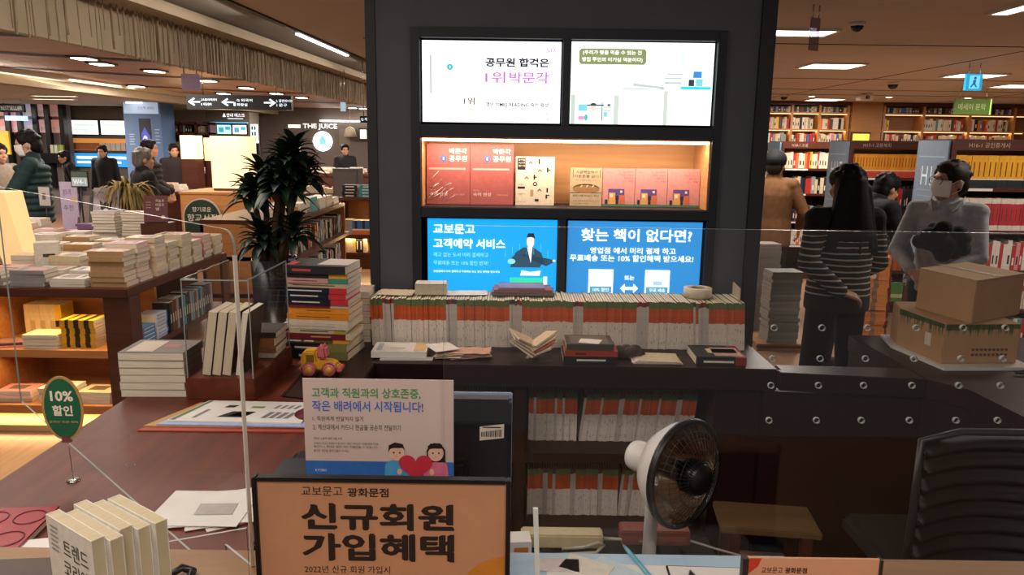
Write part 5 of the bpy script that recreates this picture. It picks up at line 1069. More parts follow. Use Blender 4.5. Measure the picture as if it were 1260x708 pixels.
gondola('dark wooden bookcase with novels, farther along the aisle beside the pillar', 3.42, 9.6, .8, 'H18-1 소설', 'H18', [(1.44, mixed(.025, .045, WARM, .17, .21), 'top shelf'), (1.12, mixed(.025, .05, [('black', 2), ('red', 1), ('cream', 4), ('grey', 2), ('navy', 1)], .18, .22), 'second shelf'), (.76, mixed(.03, .05, DIM, .18, .22), 'third shelf'), (.45, mixed(.03, .05, WARM, .18, .22), 'fourth shelf'), (.12, None, '')], 'novel bookcase', '#ffe0a8', .7, '#7fa0b8')
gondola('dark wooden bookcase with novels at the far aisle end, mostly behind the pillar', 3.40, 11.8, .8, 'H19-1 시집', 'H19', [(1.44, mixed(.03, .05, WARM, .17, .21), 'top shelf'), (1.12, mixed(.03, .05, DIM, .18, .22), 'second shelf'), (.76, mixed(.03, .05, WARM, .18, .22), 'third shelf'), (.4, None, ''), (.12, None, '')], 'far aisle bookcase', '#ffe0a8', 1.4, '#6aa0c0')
# stacks standing on the floor
stack('wrapped_magazine', 2.30, 6.2, .06, .05, [('grey', .030, .2, .26, dict(hex=random.choice(['#71736c', '#666963', '#7b7a74']), kind='wrapped bundle', page=mat('grey_pages', '#8d8a82', .5, stretch=(150, 3, 3), scale=4, noise=.2))) for i in range(20)], 'of the tall floor stack beside the pillar', 'grey floor stack beside the pillar', jit=.006)
stack('wrapped_magazine', 2.26, 6.6, .06, .05, [('grey', .030, .2, .24, dict(hex='#8a8479', kind='wrapped bundle')) for i in range(26)], 'of the paler stack behind the grey floor stack', 'paler floor stack beside the pillar', jit=.006)
pl_ = MB().box(2.08, 2.5, 6.05, 6.75, 0, .02).box(2.08, 2.5, 6.08, 6.16, .02, .045).box(2.08, 2.5, 6.36, 6.44, .02, .045).box(2.08, 2.5, 6.64, 6.72, .02, .045).box(2.08, 2.5, 6.05, 6.75, .045, .06); tag(pl_.build('pallet', M_tanwood), 'low wooden pallet under the grey magazine stacks', 'pallet')
for j, (xx, yy, n_, nm) in enumerate(((3.09, 6.25, 23, 'front orange floor stack'), (3.26, 6.55, 22, 'rear orange floor stack'))):
    stack('exam_book', xx, yy, .05, -.1+.2*j, [('orange', .032, .17, .21, dict(hex=random.choice(['#c77838', '#c98040', '#b96c30']), kind='exam book', bands=[(.4, .6, '#7a5a40')] if i % 2 else [(.4, .6, '#8a6a50')], page=mat('orange_pages', '#b9783f', .7, stretch=(150, 3, 3), scale=4, noise=.25))) for i in range(n_)], f'of the {nm} by the aisle', nm, jit=.008)
pl_ = MB().box(2.93, 3.39, 6.12, 6.68, 0, .02).box(2.93, 3.39, 6.14, 6.2, .02, .04).box(2.93, 3.39, 6.6, 6.66, .02, .04).box(2.93, 3.39, 6.12, 6.68, .04, .05); tag(pl_.build('pallet', M_darkwood), 'dark low pallet under the orange exam book stacks', 'pallet')
# hanging signs and cameras
def hang(name, label, cat, u0, u1, v0, v1, y, th, m, rz=0, zc=2.7, art=None, mats=()):
    a, b = P(u0, v1, y), P(u1, v0, y); t = thing(name, label, cat, ((a.x+b.x)/2, y, a.z), rz); w_, h = (b.x-a.x)/max(.2, math.cos(rz)), b.z-a.z
    MB().box(-w_/2, w_/2, 0, th, 0, h).build('plate', m, t)
    rd = MB(); 
    for x in (-w_*.35, w_*.35): rd.tube([(x, th/2, h), (x, th/2, zc-a.z)], .006, 6)
    rd.build('rod', M_metal, t)
    if art: k = MB(); art(k, w_, h); k.build('lettering', list(mats), t)
    return t
def exitart(k, w_, h):
    k.rect(-w_*.32, w_*.32, h*.1, h*.9, -.002, 0); k.disc(.02*w_, h*.74, w_*.09, w_*.09, -.004, 1).poly([(-w_*.1, h*.62), (w_*.1, h*.64), (w_*.06, h*.4), (w_*.2, h*.2), (w_*.12, h*.16), (-w_*.02, h*.34), (-w_*.18, h*.16), (-w_*.26, h*.2), (-w_*.1, h*.42)], -.004, 1)
hang('exit_sign', 'glowing blue hanging sign with a running figure', 'sign', 1188, 1210, 91, 111, 9.0, .05, lit('exit_blue', '#27a9d8', .9), art=exitart, mats=[lit('exit_pale', '#7fd6ee', 1.0), lit('exit_ink', '#1b86b4', .6)])
def greenart(k, w_, h): k.text('에세이 문학', -w_*.4, w_*.35, h*.3, h*.7, -.002, 0, .01); k.rect(w_*.46, w_*.5, 0, h, -.002, 1)
hang('hanging_sign', 'green hanging sign with pale Korean letters near the wall bookcase', 'sign', 1173, 1221, 122, 141, 12.5, .03, mat('sign_green', '#58752c', .5), art=greenart, mats=[cm('#a8b888'), lit('sign_edge', '#a8d070', .8)])
hang('hanging_sign', 'translucent grey hanging plate with bright edge beside the pillar', 'sign', 994, 1012, 22, 62, 5.6, .012, glass('plate_glass', '#b8b4d0', .25), rz=.6)
k = None
g = P(1012, 42, 5.6)
for u, v, r_, L in ((1055, 34, .055, 'white dome camera on the ceiling beside the grey plate'), (1099, 107, .08, 'small dome camera on the ceiling above the orange bookcase'), (965, 123, .07, 'small dome camera on the ceiling close to the pillar')):
    g = G(u, v-6, 2.7); t = thing('dome_camera', L, 'camera', (g.x, g.y, 2.70)); MB().lathe([(.001, 0), (r_*1.1, 0), (r_*1.1, -r_*.35), (r_, -r_*.5)], 24).build('housing', M_white, t); MB().lathe([(r_*.95, -r_*.4), (r_*.8, -r_*.95), (r_*.45, -r_*1.25), (.001, -r_*1.35)], 24).build('dome', mat('dome_dark', '#1a1a1c', .1), t)
g = P(1064, 121, 14); t = thing('projector', 'small white device hanging under the ceiling by the wooden pier', 'device', (g.x, 14, g.z)); MB().box(-.12, .12, -.1, .1, -.04, .06).build('housing', M_white, t, bevel=.01); MB().lathe([(.03, 0), (.03, .03), (.02, .03)], 16, 0, True, (0, -.1, .01), (0, -1, 0)).build('lens', M_blackp, t); MB().tube([(0, 0, .06), (0, 0, 2.7-g.z)], .015, 8).build('mount', M_white, t)
# ------------------------------------------------------------ the left hall: book tables, shelves, plant, people, shops
def table_grid(nm, where, xs, ys, z, pal, lo, hi, colname, rowname, dims=(.15, .205), tall=None, edge=0, skip=0):
    for a, x in enumerate(xs):
        for b, y in enumerate(ys):
            if random.random() < skip: continue
            n = random.randint(lo, hi); 
            if tall: n = tall(a, b, n)
            if not n: continue
            cw = pick(pal); t = random.uniform(.016, .03); its = []
            if nm == 'display_book' and b == 0 and a < 2: cw = ('maroon', 'purple')[a]; t = .024
            for i in range(n):
                hx_ = CN[cw]; its.append((cw, t, dims[0]*random.uniform(.88, 1), dims[1]*random.uniform(.86, 1), dict(hex=hx_, page=M_page, art=[(.12, .6, .15, .8, random.choice(['#8a6f58', '#b58a80', '#7c6a60', '#b9a890', '#94483c', '#d0c0a0'])), (.7, .85, .2, .7, random.choice(['#4a4038', '#e0d4c0', '#6a5a6a']))] if i == n-1 else None)))
            stack(nm, x+random.uniform(-.01, .01), y+random.uniform(-.008, .008), z, random.choice((0, 0, PI/2*0))+(PI if random.random() < .4 else 0), its,
                  f"of {colname} {nth(a+1)}, {rowname} {nth(b+1)} {where}", f'stack in {colname} {nth(a+1)}, {rowname} {nth(b+1)} {where}', jit=.005)
# the large table with warm lit niches
TX, TY0, TY1 = -2.17, 4.10, 5.56; T0 = .85
tb = thing('display_table', 'large brown book table with warm lit niches beyond the wooden counter', 'table', (0, 0, 0))
MB().box(-5.2, TX, TY0-.02, TY1, T0-.05, T0).build('table_top', M_walnut, tb, bevel=.006)
MB().box(TX-.15, TX, TY0, TY0+.12, 0, T0-.05).box(TX-.02, TX, TY1-.1, TY1, 0, T0-.05).build('corner_post', M_walnut, tb)
for x in (-3.1, -4.1, -5.18): MB().box(x, x+.04, TY0, TY0+.6, .12, T0-.05).build('divider', M_oak, tb)
MB().box(-5.18, TX-.15, TY0, TY0+.6, .44, .485).build('niche_shelf', M_oak, tb); MB().box(-5.18, TX-.15, TY0, TY0+.6, .10, .15).build('niche_shelf', M_oak, tb); MB().box(-5.18, TX-.15, TY0+.6, TY0+.63, 0, T0-.05).build('back_panel', M_oak, tb); MB().box(-5.18, TX-.15, TY0-.02, TY0+.6, 0, .035).build('base_plate', wood('pale_base', '#d8b27c', '#c9a26c', .5), tb)
MB().box(TX-.35, TX-.33, TY0+.63, TY1-.02, 0, T0-.05).build('side_back', M_darkwood, tb); MB().box(TX-.33, TX, TY0+.12, TY1-.02, .44, .47).box(TX-.33, TX, TY0+.12, TY1-.02, .12, .15).build('side_shelf', M_walnut, tb); MB().box(-5.1, TX-.2, TY0+.06, TY0+.08, T0-.063, T0-.051).build('light_strip', lit('niche_strip', '#ffd592', 7), tb)
area((-3.4, TY0+.1, T0-.07), 2.2, .05, 3.2, '#ffcf8c', (math.radians(-30), 0, 0), 'niche_light_area'); area((-3.4, TY0+.1, .095), 2.2, .05, 2.2, '#ffcf8c', (math.radians(-10), 0, 0), 'niche_light_area'); area((-3.4, TY0+.1, .43), 2.2, .05, 2.4, '#ffcf8c', (math.radians(-30), 0, 0), 'niche_light_area')
PT = [('cream', 6), ('white', 5), ('tan', 3), ('pink', 2), ('grey', 2), ('red', 1.4), ('yellow', .8), ('purple', .6), ('teal', .5)]
XS = [TX-.13-.235*i for i in range(8)]; YS = [TY0+.11+.185*i for i in range(8)]
table_grid('table_book', 'of the lit table', XS, YS, T0+.0003, PT, 2, 4, 'row', 'stack', tall=lambda a, b, n: 0 if (a in (4, 5) and b in (2, 3)) or (a in (1, 2) and b == 6) else (8 if b < 6 else 6)-(1 if b == 0 else 0) if a == 0 else (n+1 if b > 3 else (n if a < 6 else 2)))
# niche books
its = [('yellow', .016, .15, .2, dict(hex='#d9a520', kind='handbook', bands=[(.15, .3, '#2a2620'), (.45, .6, '#2a2620'), (.75, .85, '#2a2620')])) for i in range(10)]
stack('handbook', -2.52, 4.24, .4853, 0, its, 'of the yellow black pile in the lit niche', 'yellow and black handbooks in the niche', jit=.003)
stack('handbook', -2.72, 4.2, .4853, 0, [('cream', .02, .15, .2, dict(kind='handbook'))]*4, 'of the low cream pile before the yellow handbooks', 'low cream pile in the niche', jit=.004, back=True)
row_up('handbook', [('cream', .03, .13, .2, dict(kind='handbook', hex='#d0bd90', bands=[(.1, .5, '#b5a070')] if i % 2 else ())) for i in range(6)]+[('yellow', .02, .13, .2, dict(kind='handbook', bands=[(.3, .5, '#2a2620')])) for i in range(2)], Matrix.Translation((-2.98, 4.40, .4853)), 'of the upright niche row', 'upright books in the niche', frm='divider end')
stack('handbook', -2.93, 4.21, .4853, .3, [('pink', .012, .15, .2, dict(kind='handbook')), ('brown', .014, .15, .2, dict(kind='handbook', art=[(.1, .9, .1, .9, '#7a5a54')]))], 'of the slanted pair beside the niche divider', 'pair beside the niche divider', jit=.004)
for i, (x, n_, cw) in enumerate(((-2.45, 3, 'cream'), (-2.68, 4, 'white'), (-2.93, 3, 'pink'), (-3.3, 4, 'cream'), (-3.6, 4, 'tan'))):
    stack('handbook', x, 4.22, .1503, .05*(i % 3-1), [(cw, .022, .15, .2, dict(kind='handbook', art=[(.2, .7, .2, .7, '#6a5a4a')]))]*n_, f'of the {nth(i+1)} pile in the bottom niche', f'pile {nth(i+1)} in the bottom niche', jit=.006, back=True)
for i, (x, n_, cw) in enumerate(((-3.35, 5, 'white'), (-3.62, 4, 'cream'), (-3.88, 5, 'pink'))):
    stack('handbook', x, 4.22, .4853, .05*(i % 3-1), [(cw, .022, .15, .2, dict(kind='handbook'))]*n_, f'of the {nth(i+1)} pile past the niche divider', f'pile {nth(i+1)} past the niche divider', jit=.006, back=True)
# books on the shelf along the side of the table
def side_row(y0, n_, where, colf, z=.4703, h=.21):
    for i in range(n_):
        cw, t = colf(i); M = Matrix.Translation((TX-.012, y0+i*.034, z)) @ Matrix.Rotation(PI/2, 4, 'Z')
        book('side_book', f'{cw} book {nth(i+1)} from the table corner, {where}', 'books on '+where, M, .03, .11, h*random.uniform(.9, 1), CN[cw], marks=[(.3, .6, .3, .7)], mcol='#cfc3ae')
side_row(4.60, 20, 'side shelf of the lit table', lambda i: (pick([('teal', 1), ('grey', 2), ('black', 4), ('brown', 4), ('navy', 2)]), .03))
stack('side_book', TX-.075, 4.33, .4703, PI/2, [('blue', .022, .12, .15, dict(hex='#4f86b8', marks=[(.1, .9, .35, .6)]))]*5, 'of the blue pile on the table side shelf', 'blue pile on the table side shelf', jit=.003)
stack('side_book', TX-.075, 4.50, .4703, PI/2, [('white', .022, .12, .15, dict(hex='#c9ccd6', bands=[(0, .12, '#3a5aa0')], marks=[(.2, .9, .4, .6)], mcol='#7a86a8'))]*7, 'of the white pile on the table side shelf', 'white pile on the table side shelf', jit=.003)
# standing books and stands on the table
t7 = MB().box(0, .14, 0, .10, 0, .21); 
stz = T0+.10
for i in range(3):
    M = Matrix.Translation((P(50, 330, 4.56).x-.0152*i, 4.52+.0317*i, T0+.0005)) @ Matrix.Rotation(.45, 4, 'Z') @ Matrix.Rotation(-PI/2, 4, 'Z')
    o = book('novel', f'white standing book {nth(i+1)} in front of the dark stand, with a bold hooked sign', 'white standing books on the lit table', M, .032, .13, .2, '#cfc6b6')
    if i == 0: a = MB(); a.T = Matrix.Rotation(PI/2, 4, 'Z') @ Matrix.Translation((0, -.0326, 0)); a.poly([(.045, .13), (.11, .13), (.11, .10), (.09, .05), (.075, .05), (.092, .11), (.045, .11)]); a.build('cover_art', cm('#3a322a'), o)
def easel(name, label, x, y, z, w_, h, rz, col, art=None, mats=(), tilt=.25, cat='display'):
    t = thing(name, label, cat, (x, y, z), rz); T_ = Matrix.Rotation(-tilt, 4, 'X')
    b = MB(); b.T = T_; b.box(-w_/2, w_/2, 0, .012, 0, h); b.build('card', cm(col), t, bevel=.001)
    if art: k = MB(); k.T = T_ @ Matrix.Translation((-w_/2, -.001, 0)); art(k, w_, h); k.build('printing', list(mats), t)
    MB().tube([(0, .012+h*.5*math.sin(tilt), h*.5), (0, h*.45, .004)], .006, 6).box(-w_*.4, w_*.4, -.03, .02, 0, .006).build('support', M_blackp, t)
    return t
def mar(k, w_, h):
    k.text('하늘과', w_*.5, w_*.85, h*.75, h*.86, 0, 0).text('바람과', w_*.5, w_*.85, h*.6, h*.71, 0, 0).text('별', w_*.5, w_*.65, h*.45, h*.56, 0, 0); k.disc(w_*.8, h*.2, w_*.08, w_*.08, 0, 0)
    for i in range(3): k.rect(w_*.1, w_*.3, h*(.55+.1*i), h*(.56+.1*i), 0, 0)
g = P(193, 298, 5.35); easel('book_display', 'maroon book with white title tilted on a stand at the table end', g.x, 5.36, T0+.2405, .16, .2, .25, '#5e2428', mar, [cm('#d8c8b8')])
rs_ = MB().box(g.x-.09, g.x+.09, 5.31, 5.39+.08, T0+.0003, T0+.24); tag(rs_.build('display_riser', M_walnut), 'small brown riser block under the tilted maroon book', 'riser')
def deer(k, w_, h0):
    h = h0*.62; k.T = k.T @ Matrix.Translation((0, 0, h0*.38))
    k.poly([(w_*.3, h*.35), (w_*.25, h*.62), (w_*.4, h*.5), (w_*.5, h*.58), (w_*.6, h*.5), (w_*.75, h*.62), (w_*.7, h*.35), (w_*.55, h*.2), (w_*.45, h*.2)]).disc(w_*.5, h*.3, w_*.1, h*.06, -.0006, 1); k.text('겨울 이야기', w_*.2, w_*.8, h*.07, h*.13).text('그림', w_*.15, w_*.4, h*.82, h*.88)
PT2 = [('pink', 5), ('red', 3), ('cream', 5), ('maroon', 2), ('grey', 3), ('purple', 2), ('tan', 3), ('white', 3), ('brown', 1.5)]
tb2 = thing('display_table', 'brown book table crowded with tall book stacks, behind the lit table', 'table', (0, 0, 0))
MB().box(-5.9, -2.95, 5.98, 6.94, .76, .81).build('table_top', M_walnut, tb2, bevel=.006)
for x in (-5.85, -3.05): MB().box(x, x+.06, 6.0, 6.92, 0, .76).build('side_panel', M_walnut, tb2)
MB().box(-5.8, -3.05, 6.05, 6.09, 0, .76).build('front_panel', M_walnut, tb2)
table_grid('display_book', 'of the rear table', [-3.10-.24*i for i in range(11)], [6.09+.185*i for i in range(2)], .8103, PT2, 4, 8, 'row', 'stack', tall=lambda a, b, n: (12 if b == 0 and a in (0, 1) else n+b) if b < 2 else (n if a % 2 else 0))
g = P(137, 248, 6.62); easel('poster_card', 'tilted grey card with a black antlered animal drawing', g.x, 6.46, .8103, .21, .47, .15, '#a79fa4', deer, [M_black, cm('#e0dcd8')], .3)
easel('poster_card', 'dark narrow card leaning beside the antler drawing card', g.x-.19, 6.47, .8103, .12, .44, .1, '#3a322e', lambda k, w_, h: k.rect(w_*.2, w_*.8, h*.1, h*.9), [cm('#6a5a50')], .28)
g = P(97, 250, 6.66); t = thing('pamphlet_board', 'lilac upright pamphlet board with brown print on the rear table', 'display', (g.x, 6.52, .8103)); MB().box(-.075, .075, 0, .012, 0, .50).build('board', cm('#a89ab0'), t); k = MB().text('봄의 책', -.05, .02, .38, .44, -.001, 0).text('추천', -.055, .03, .25, .30, -.001, 0).disc(.04, .34, .03, .03, -.001, 1).rect(-.06, .06, .05, .055, -.001, 0); k.build('printing', [cm('#5e4e5c'), cm('#b59a84')], t); MB().box(-.06, .06, .012, .08, 0, .01).build('foot', M_blackp, t)
g = P(105, 230, 6.5); t = thing('sign_holder', 'small black framed sign W4-1 on a thin post', 'sign', (g.x, 6.42, .8103)); hh = g.z-.8103; MB().box(-.075, .075, 0, .012, hh, hh+.14).build('frame', M_blackp, t); k = MB().rect(-.068, .068, hh+.01, hh+.085, -.001, 0).text('W4-1', -.055, .055, hh+.025, hh+.07, -.002, 1, .02).rect(-.068, .068, hh+.09, hh+.132, -.001, 2); k.build('card', [cm('#9fb4bc'), cm('#e6f2f6'), cm('#4c584e')], t); MB().tube([(0, .006, 0), (0, .006, hh)], .006, 8).lathe([(.001, .008), (.06, .006), (.06, 0), (.001, 0)], 20).build('post', M_blackp, t)
g = P(70, 230, 7.0); t = thing('sign_holder', 'small pale framed card standing by the teal jacket sleeve', 'sign', (g.x, 6.80, .8103)); MB().box(-.055, .055, 0, .01, .26, .44).build('frame', cm('#3a3836'), t); MB().rect(-.05, .05, .265, .435, -.001).build('card', cm('#b5aaa4'), t); MB().rect(-.02, .01, .32, .38, -.002).build('printing', cm('#6a5a54'), t); MB().box(-.05, .05, -.02, .03, 0, .01).tube([(0, .005, .0), (0, .005, .26)], .005, 6).build('post', M_blackp, t)
# dried grass in a round basket
g = P(157, 255, 6.80); dg_ = thing('dried_grass', 'sheaf of drooping olive brown dried grass in a basket on the rear table', 'plant', (g.x, 6.80, .8103))
MB().lathe([(.001, 0), (.07, 0), (.10, .08), (.11, .3), (.095, .38), (.085, .38), (.09, .3), (.001, .02)], 24).build('basket', wood('basket', '#8a6236', '#6e4c2a', .8), dg_)
M_hay = mat('hay', '#857240', .8, noise=.35, scale=14)
def blade(mb, base, a, L, droop, wd, n=7, up=1.0, fold=.25, m=0):
    vs, fs = [], []; d = Vector((math.cos(a), math.sin(a), 0)); sd_ = Vector((-math.sin(a), math.cos(a), 0))
    for i in range(n+1):
        f = i/n; p_ = Vector(base)+d*(L*(f*.9-.1*f*f))+Vector((0, 0, L*(up*f-droop*f*f))); w_ = wd*math.sin(PI*min(.999, (.08+.92*f)))**.7*(1-.35*f)
        vs += [p_-sd_*w_+Vector((0, 0, w_*fold)), p_, p_+sd_*w_+Vector((0, 0, w_*fold))]
    for i in range(n): fs += [(3*i, 3*i+1, 3*i+4, 3*i+3), (3*i+1, 3*i+2, 3*i+5, 3*i+4)]
    mb.add(vs, fs, m, True)
mb = MB()
for i in range(170):
    a = random.uniform(0, 2*PI); blade(mb, (.05*math.cos(a), .05*math.sin(a), .36), a, random.uniform(.2, .36), random.uniform(1.1, 2.0), random.uniform(.010, .022), up=random.uniform(.9, 1.6))
mb.build('grass_blades', M_hay, dg_)
# the cream lamp at the picture edge and lit lamp boxes farther on
def lampbox(label, u0, u1, v0, v1, y, e=1.2, col='#f4dcae', dep=.3, zb=None):
    a, b = P(u0, v1, y), P(u1, v0, y); t = thing('table_lamp', label, 'lamp', (a.x, y, zb if zb is not None else a.z)); w_, h = b.x-a.x, b.z-(zb if zb is not None else a.z)
    MB().box(0, w_, 0, min(dep, w_*1.1), .03, h).build('shade', lit(f'lamp_shade_{int(e*10)}', col, e), t, bevel=.004); MB().box(.01, w_-.01, .01, min(dep, w_*1.1)-.01, 0, .03).build('foot', M_walnut, t)
    if zb is None: MB().box(.0, w_, .0, min(dep, w_*1.1), -a.z, -.0).build('pedestal', M_walnut, t)
    l = bpy.data.lights.new('lamp_glow', 'POINT'); l.energy = 6*e; l.color = rgb('#ffd9a0'); l.shadow_soft_size = .1; o = bpy.data.objects.new('lamp_glow', l); C.objects.link(o); o.location = (a.x+w_/2, y-.15, b.z+.1)
a0 = P(20, 320, 4.76); t = thing('table_lamp', 'tall tapered cream lamp on the lit table at the picture edge', 'lamp', (a0.x, 4.78, T0+.0003)); h = P(20, 237, 4.7).z-T0
mb = MB(); mb.add([(-.06, -.06, .02), (.10, -.06, .02), (.10, .08, .02), (-.06, .08, .02), (-.16, -.09, h), (.02, -.09, h), (.02, .09, h), (-.16, .09, h)], [(0, 3, 2, 1), (4, 5, 6, 7), (0, 1, 5, 4), (1, 2, 6, 5), (2, 3, 7, 6), (3, 0, 4, 7)])
mb.build('shade', lit('lamp_soft', '#e8c58a', .75), t, bevel=.004); MB().box(-.05, .09, -.05, .07, 0, .02).build('foot', M_walnut, t)

# plant in its tall planter
plx, ply = P(337, 310, 3.6).x, 3.6; z0 = P(337, 318, 3.6).z
pl = thing('potted_plant', 'bushy dark green dracaena in a tall black planter behind the display case', 'plant', (plx, ply, 0))
MB().lathe([(.001, 0), (.12, 0), (.15, z0), (.138, z0), (.13, z0-.03), (.001, z0-.03)], 4).build('planter', mat('planter_black', '#141518', .25), pl).rotation_euler = (0, 0, PI/4+.3)
MB().lathe([(.001, z0-.028), (.13, z0-.03)], 4).build('soil', mat('soil', '#2a2019', .95, noise=.4, scale=60), pl).rotation_euler = (0, 0, PI/4+.3)
M_leaf = mat('leaf_green', '#182b1b', .4, noise=.35, scale=10, spec=.35); M_stem = mat('cane', '#54402a', .8, noise=.3, scale=30)
def crown(tip, n, L, base0):
    mb = MB()
    for i in range(n):
        f = i/n; a = i*2.399+random.uniform(-.25, .25); zz = -.20*f*L*4.2; blade(mb, (tip[0], tip[1], tip[2]+.0-f*.10), a, L*(.6+.45*f)*random.uniform(.75, 1.15), .35+.35*f, .024+.008*f, 8, up=.95-.70*f, fold=.3)
    return mb
def tp(u, v, dy=0): q_ = P(u, v, ply+dy); return (q_.x-plx, dy, q_.z)
canes = [((.02, .02), tp(352, 186), 60, .19), ((-.03, .03), tp(324, 208, .05), 56, .20), ((.05, -.02), tp(374, 205, .02), 52, .18), ((.0, -.04), tp(345, 214, -.08), 56, .20), ((-.04, -.02), tp(308, 226, -.02), 40, .17), ((0, .05), tp(362, 176, .08), 44, .18),
         ((-.04, -.03), tp(322, 282, -.03), 46, .20), ((.03, -.05), tp(362, 272, -.04), 38, .18)]
for (bx0, by0), tip, n_, L in canes:
    st_ = MB().tube([(bx0, by0, z0-.04), (bx0*.6+tip[0]*.4, by0, z0+(tip[2]-z0)*.5), tip], [.018, .015, .009], 10).build('cane', M_stem, pl)
    crown(tip, n_, L, z0).build('leaf_crown', M_leaf, pl)

# mid shelf unit with books, its shelves facing the aisle
mx0, mx1, my0, my1, mz = -2.95, -2.09, 6.95, 9.2, .95
ms = thing('shelf_unit', 'brown low shelf unit loaded with books behind the potted plant', 'shelf', (0, 0, 0))
MB().box(mx0, mx1, my0, my1, mz-.04, mz).build('top_board', M_walnut, ms); MB().box(mx0, mx1+.06, my0, my1, .56, .60).build('shelf', M_walnut, ms); MB().box(mx0, mx1+.1, my0, my1, .2, .24).build('shelf', M_walnut, ms); MB().box(mx0, mx0+.03, my0, my1, 0, mz-.04).build('back_panel', M_walnut, ms)
for y in (my0, my1-.03): MB().box(mx0, mx1, y, y+.03, 0, mz-.04).build('side_panel', M_oak, ms)
def unit_rows():
    for z, nm, pal in ((.6003, 'middle shelf', [('grey', 3), ('black', 3), ('cream', 2), ('orange', 1), ('brown', 2), ('white', 2)]), (.2403, 'lower shelf', [('white', 4), ('blue', 2), ('cream', 3), ('red', 1), ('black', 2)])):
        y = my0+.06; i = 0
        while y < my1-.1:
            i += 1; t = random.uniform(.03, .05); cw = pick(pal)
            book('shelf_novel', f'{cw} book {nth(i)} along the {nm} of the low unit by the plant', f'books on the {nm} of the low unit', Matrix.Translation((mx1-.02+random.uniform(-.03, .0), y, z)) @ Matrix.Rotation(PI/2, 4, 'Z'), t, .15, random.uniform(.18, .24), CN[cw], marks=[(.3, .6, .3, .7)], mcol='#d0c4b0' if cw not in ('white', 'cream') else '#4a4038')
            y += t+.001
unit_rows()
for i, (yy, its) in enumerate(((7.25, [('orange', .05, .2, .3, dict(hex='#c9773c')), ('orange', .05, .2, .3, dict(hex='#c47a44'))]), (7.62, [('white', .04, .2, .28, {})]*3), (8.0, [('teal', .05, .2, .26, dict(hex='#3f9f9a'))]*3), (8.35, [('white', .04, .2, .27, {})]*3), (8.7, [('cream', .04, .2, .27, {})]*3), (9.0, [('white', .04, .2, .27, {})]*2))):
    stack('art_book', mx1-.16, yy, mz+.0003, PI/2, its, f'of the {nth(i+1)} pile on top of the low unit', f'pile {nth(i+1)} on top of the low unit', jit=.008)
# round shop sign block and lamps behind it
g0, g1 = P(225, 290, 9.6), P(296, 237, 9.6)
bk = thing('wooden_block', 'orange brown wooden counter block carrying the glowing lamps', 'counter', (g0.x, 9.6, 0)); MB().box(0, g1.x-g0.x+.2, 0, .9, 0, g1.z-.03).build('body', M_oak, bk); MB().box(-.01, g1.x-g0.x+.21, -.01, .91, g1.z-.03, g1.z).build('top', M_oak, bk)
g = P(248, 268, 9.5); rs = thing('round_sign', 'dark green half round sign with pale letters leaning on the wooden block', 'sign', (g.x, 9.52, g.z-.3)); R = (P(272, 262, 9.5).x-P(225, 262, 9.5).x)/2
MB().prism([(R*math.cos(PI*i/24), .3+R*math.sin(PI*i/24)) for i in range(25)]+[(-R, -.0), (R, -.0)], 0, .03).build('rim', cm('#a89a86'), rs)
k = MB(); k.disc(0, .3, R*.93, R*.93, -.001, 0, 24, 0, PI).rect(-R*.93, R*.93, .02, .3, -.001, 0).text('향기로운', -R*.5, R*.5, .3+R*.3, .3+R*.55, -.002, 1).text('향교서점', -R*.78, R*.78, .3-R*.2, .3+R*.18, -.002, 1); k.build('lettering', [cm('#1f2c22'), cm('#cfc6b0')], rs)
MB().box(-R, R, 0, .1, -.3-(g.z-.6)+.0, -.0).build('post', M_walnut, rs) if 0 else None
rs.location.z = g.z-.3
MB().box(-.05, .05, .0, .05, -(g.z-.3), 0).build('post', M_walnut, rs)
zt = g1.z
lampbox('large glowing lamp box behind the potted plant', 262, 305, 168, 237, 9.9, .9, zb=zt+.0005)
lampbox('small glowing lamp box beside the dark haired figures', 223, 240, 167, 198, 12.2, .9)
lampbox('dim lamp box half hidden behind the large glowing lamp box', 252, 266, 170, 200, 12.6, .7)
lampbox('narrow lit box seen through the leaves of the plant', 358, 366, 170, 222, 11.6, .9)
def far_table(label, u0, u1, v, y, dep, wh, pal, nmax, rows=2, mcol=None):
    a, b = P(u0, v, y), P(u1, v, y); z = a.z; t = thing('display_table', label, 'table', (a.x, y, 0)); W_ = b.x-a.x
    MB().box(0, W_, 0, dep, z-.05, z).build('table_top', M_walnut, t); MB().box(.03, W_-.03, .03, dep-.03, 0, z-.05).build('body', mcol or M_walnut, t)
    table_grid('far_book', wh, [a.x+.17+.31*i for i in range(int((W_-.1)/.31))], [y+.16+.26*i for i in range(rows)], z+.0003, pal, 2, nmax, 'pile', 'rank', (.2, .26))
    return t
far_table('far book table with pale piles behind the old person', 188, 246, 236, 11.0, .7, 'by the old person', [('cream', 3), ('white', 3), ('tan', 2)], 5)
far_table('far book table before the juice bar, pale books on it', 372, 470, 238, 11.4, .8, 'before the juice bar', [('cream', 3), ('pink', 2), ('white', 3), ('grey', 2)], 5)
far_table('farther book table with pinkish books near the juice bar', 366, 462, 213, 14.2, .8, 'by the juice counter', [('pink', 3), ('cream', 3), ('white', 2)], 5)
far_table('dim book table beside the small glowing lamp box', 184, 300, 213, 13.4, .7, 'by the small lamp', [('cream', 3), ('brown', 3), ('tan', 2), ('white', 2)], 5)
g = P(408, 237, 11.3); t = thing('display_cube', 'dark grey display cube among the pale books before the juice bar', 'cube', (g.x, 10.95, g.z)); 
a, b = P(410, 238, 10.9), P(440, 208, 10.9); t.location = (a.x, 10.9, 0); MB().box(0, b.x-a.x, 0, .4, .0, b.z).build('block', mat('cube_grey', '#57534f', .6), t, bevel=.006); MB().box(.02, b.x-a.x-.02, -.004, 0, .1, b.z-.05).build('front_plate', mat('cube_face', '#615d58', .6), t)
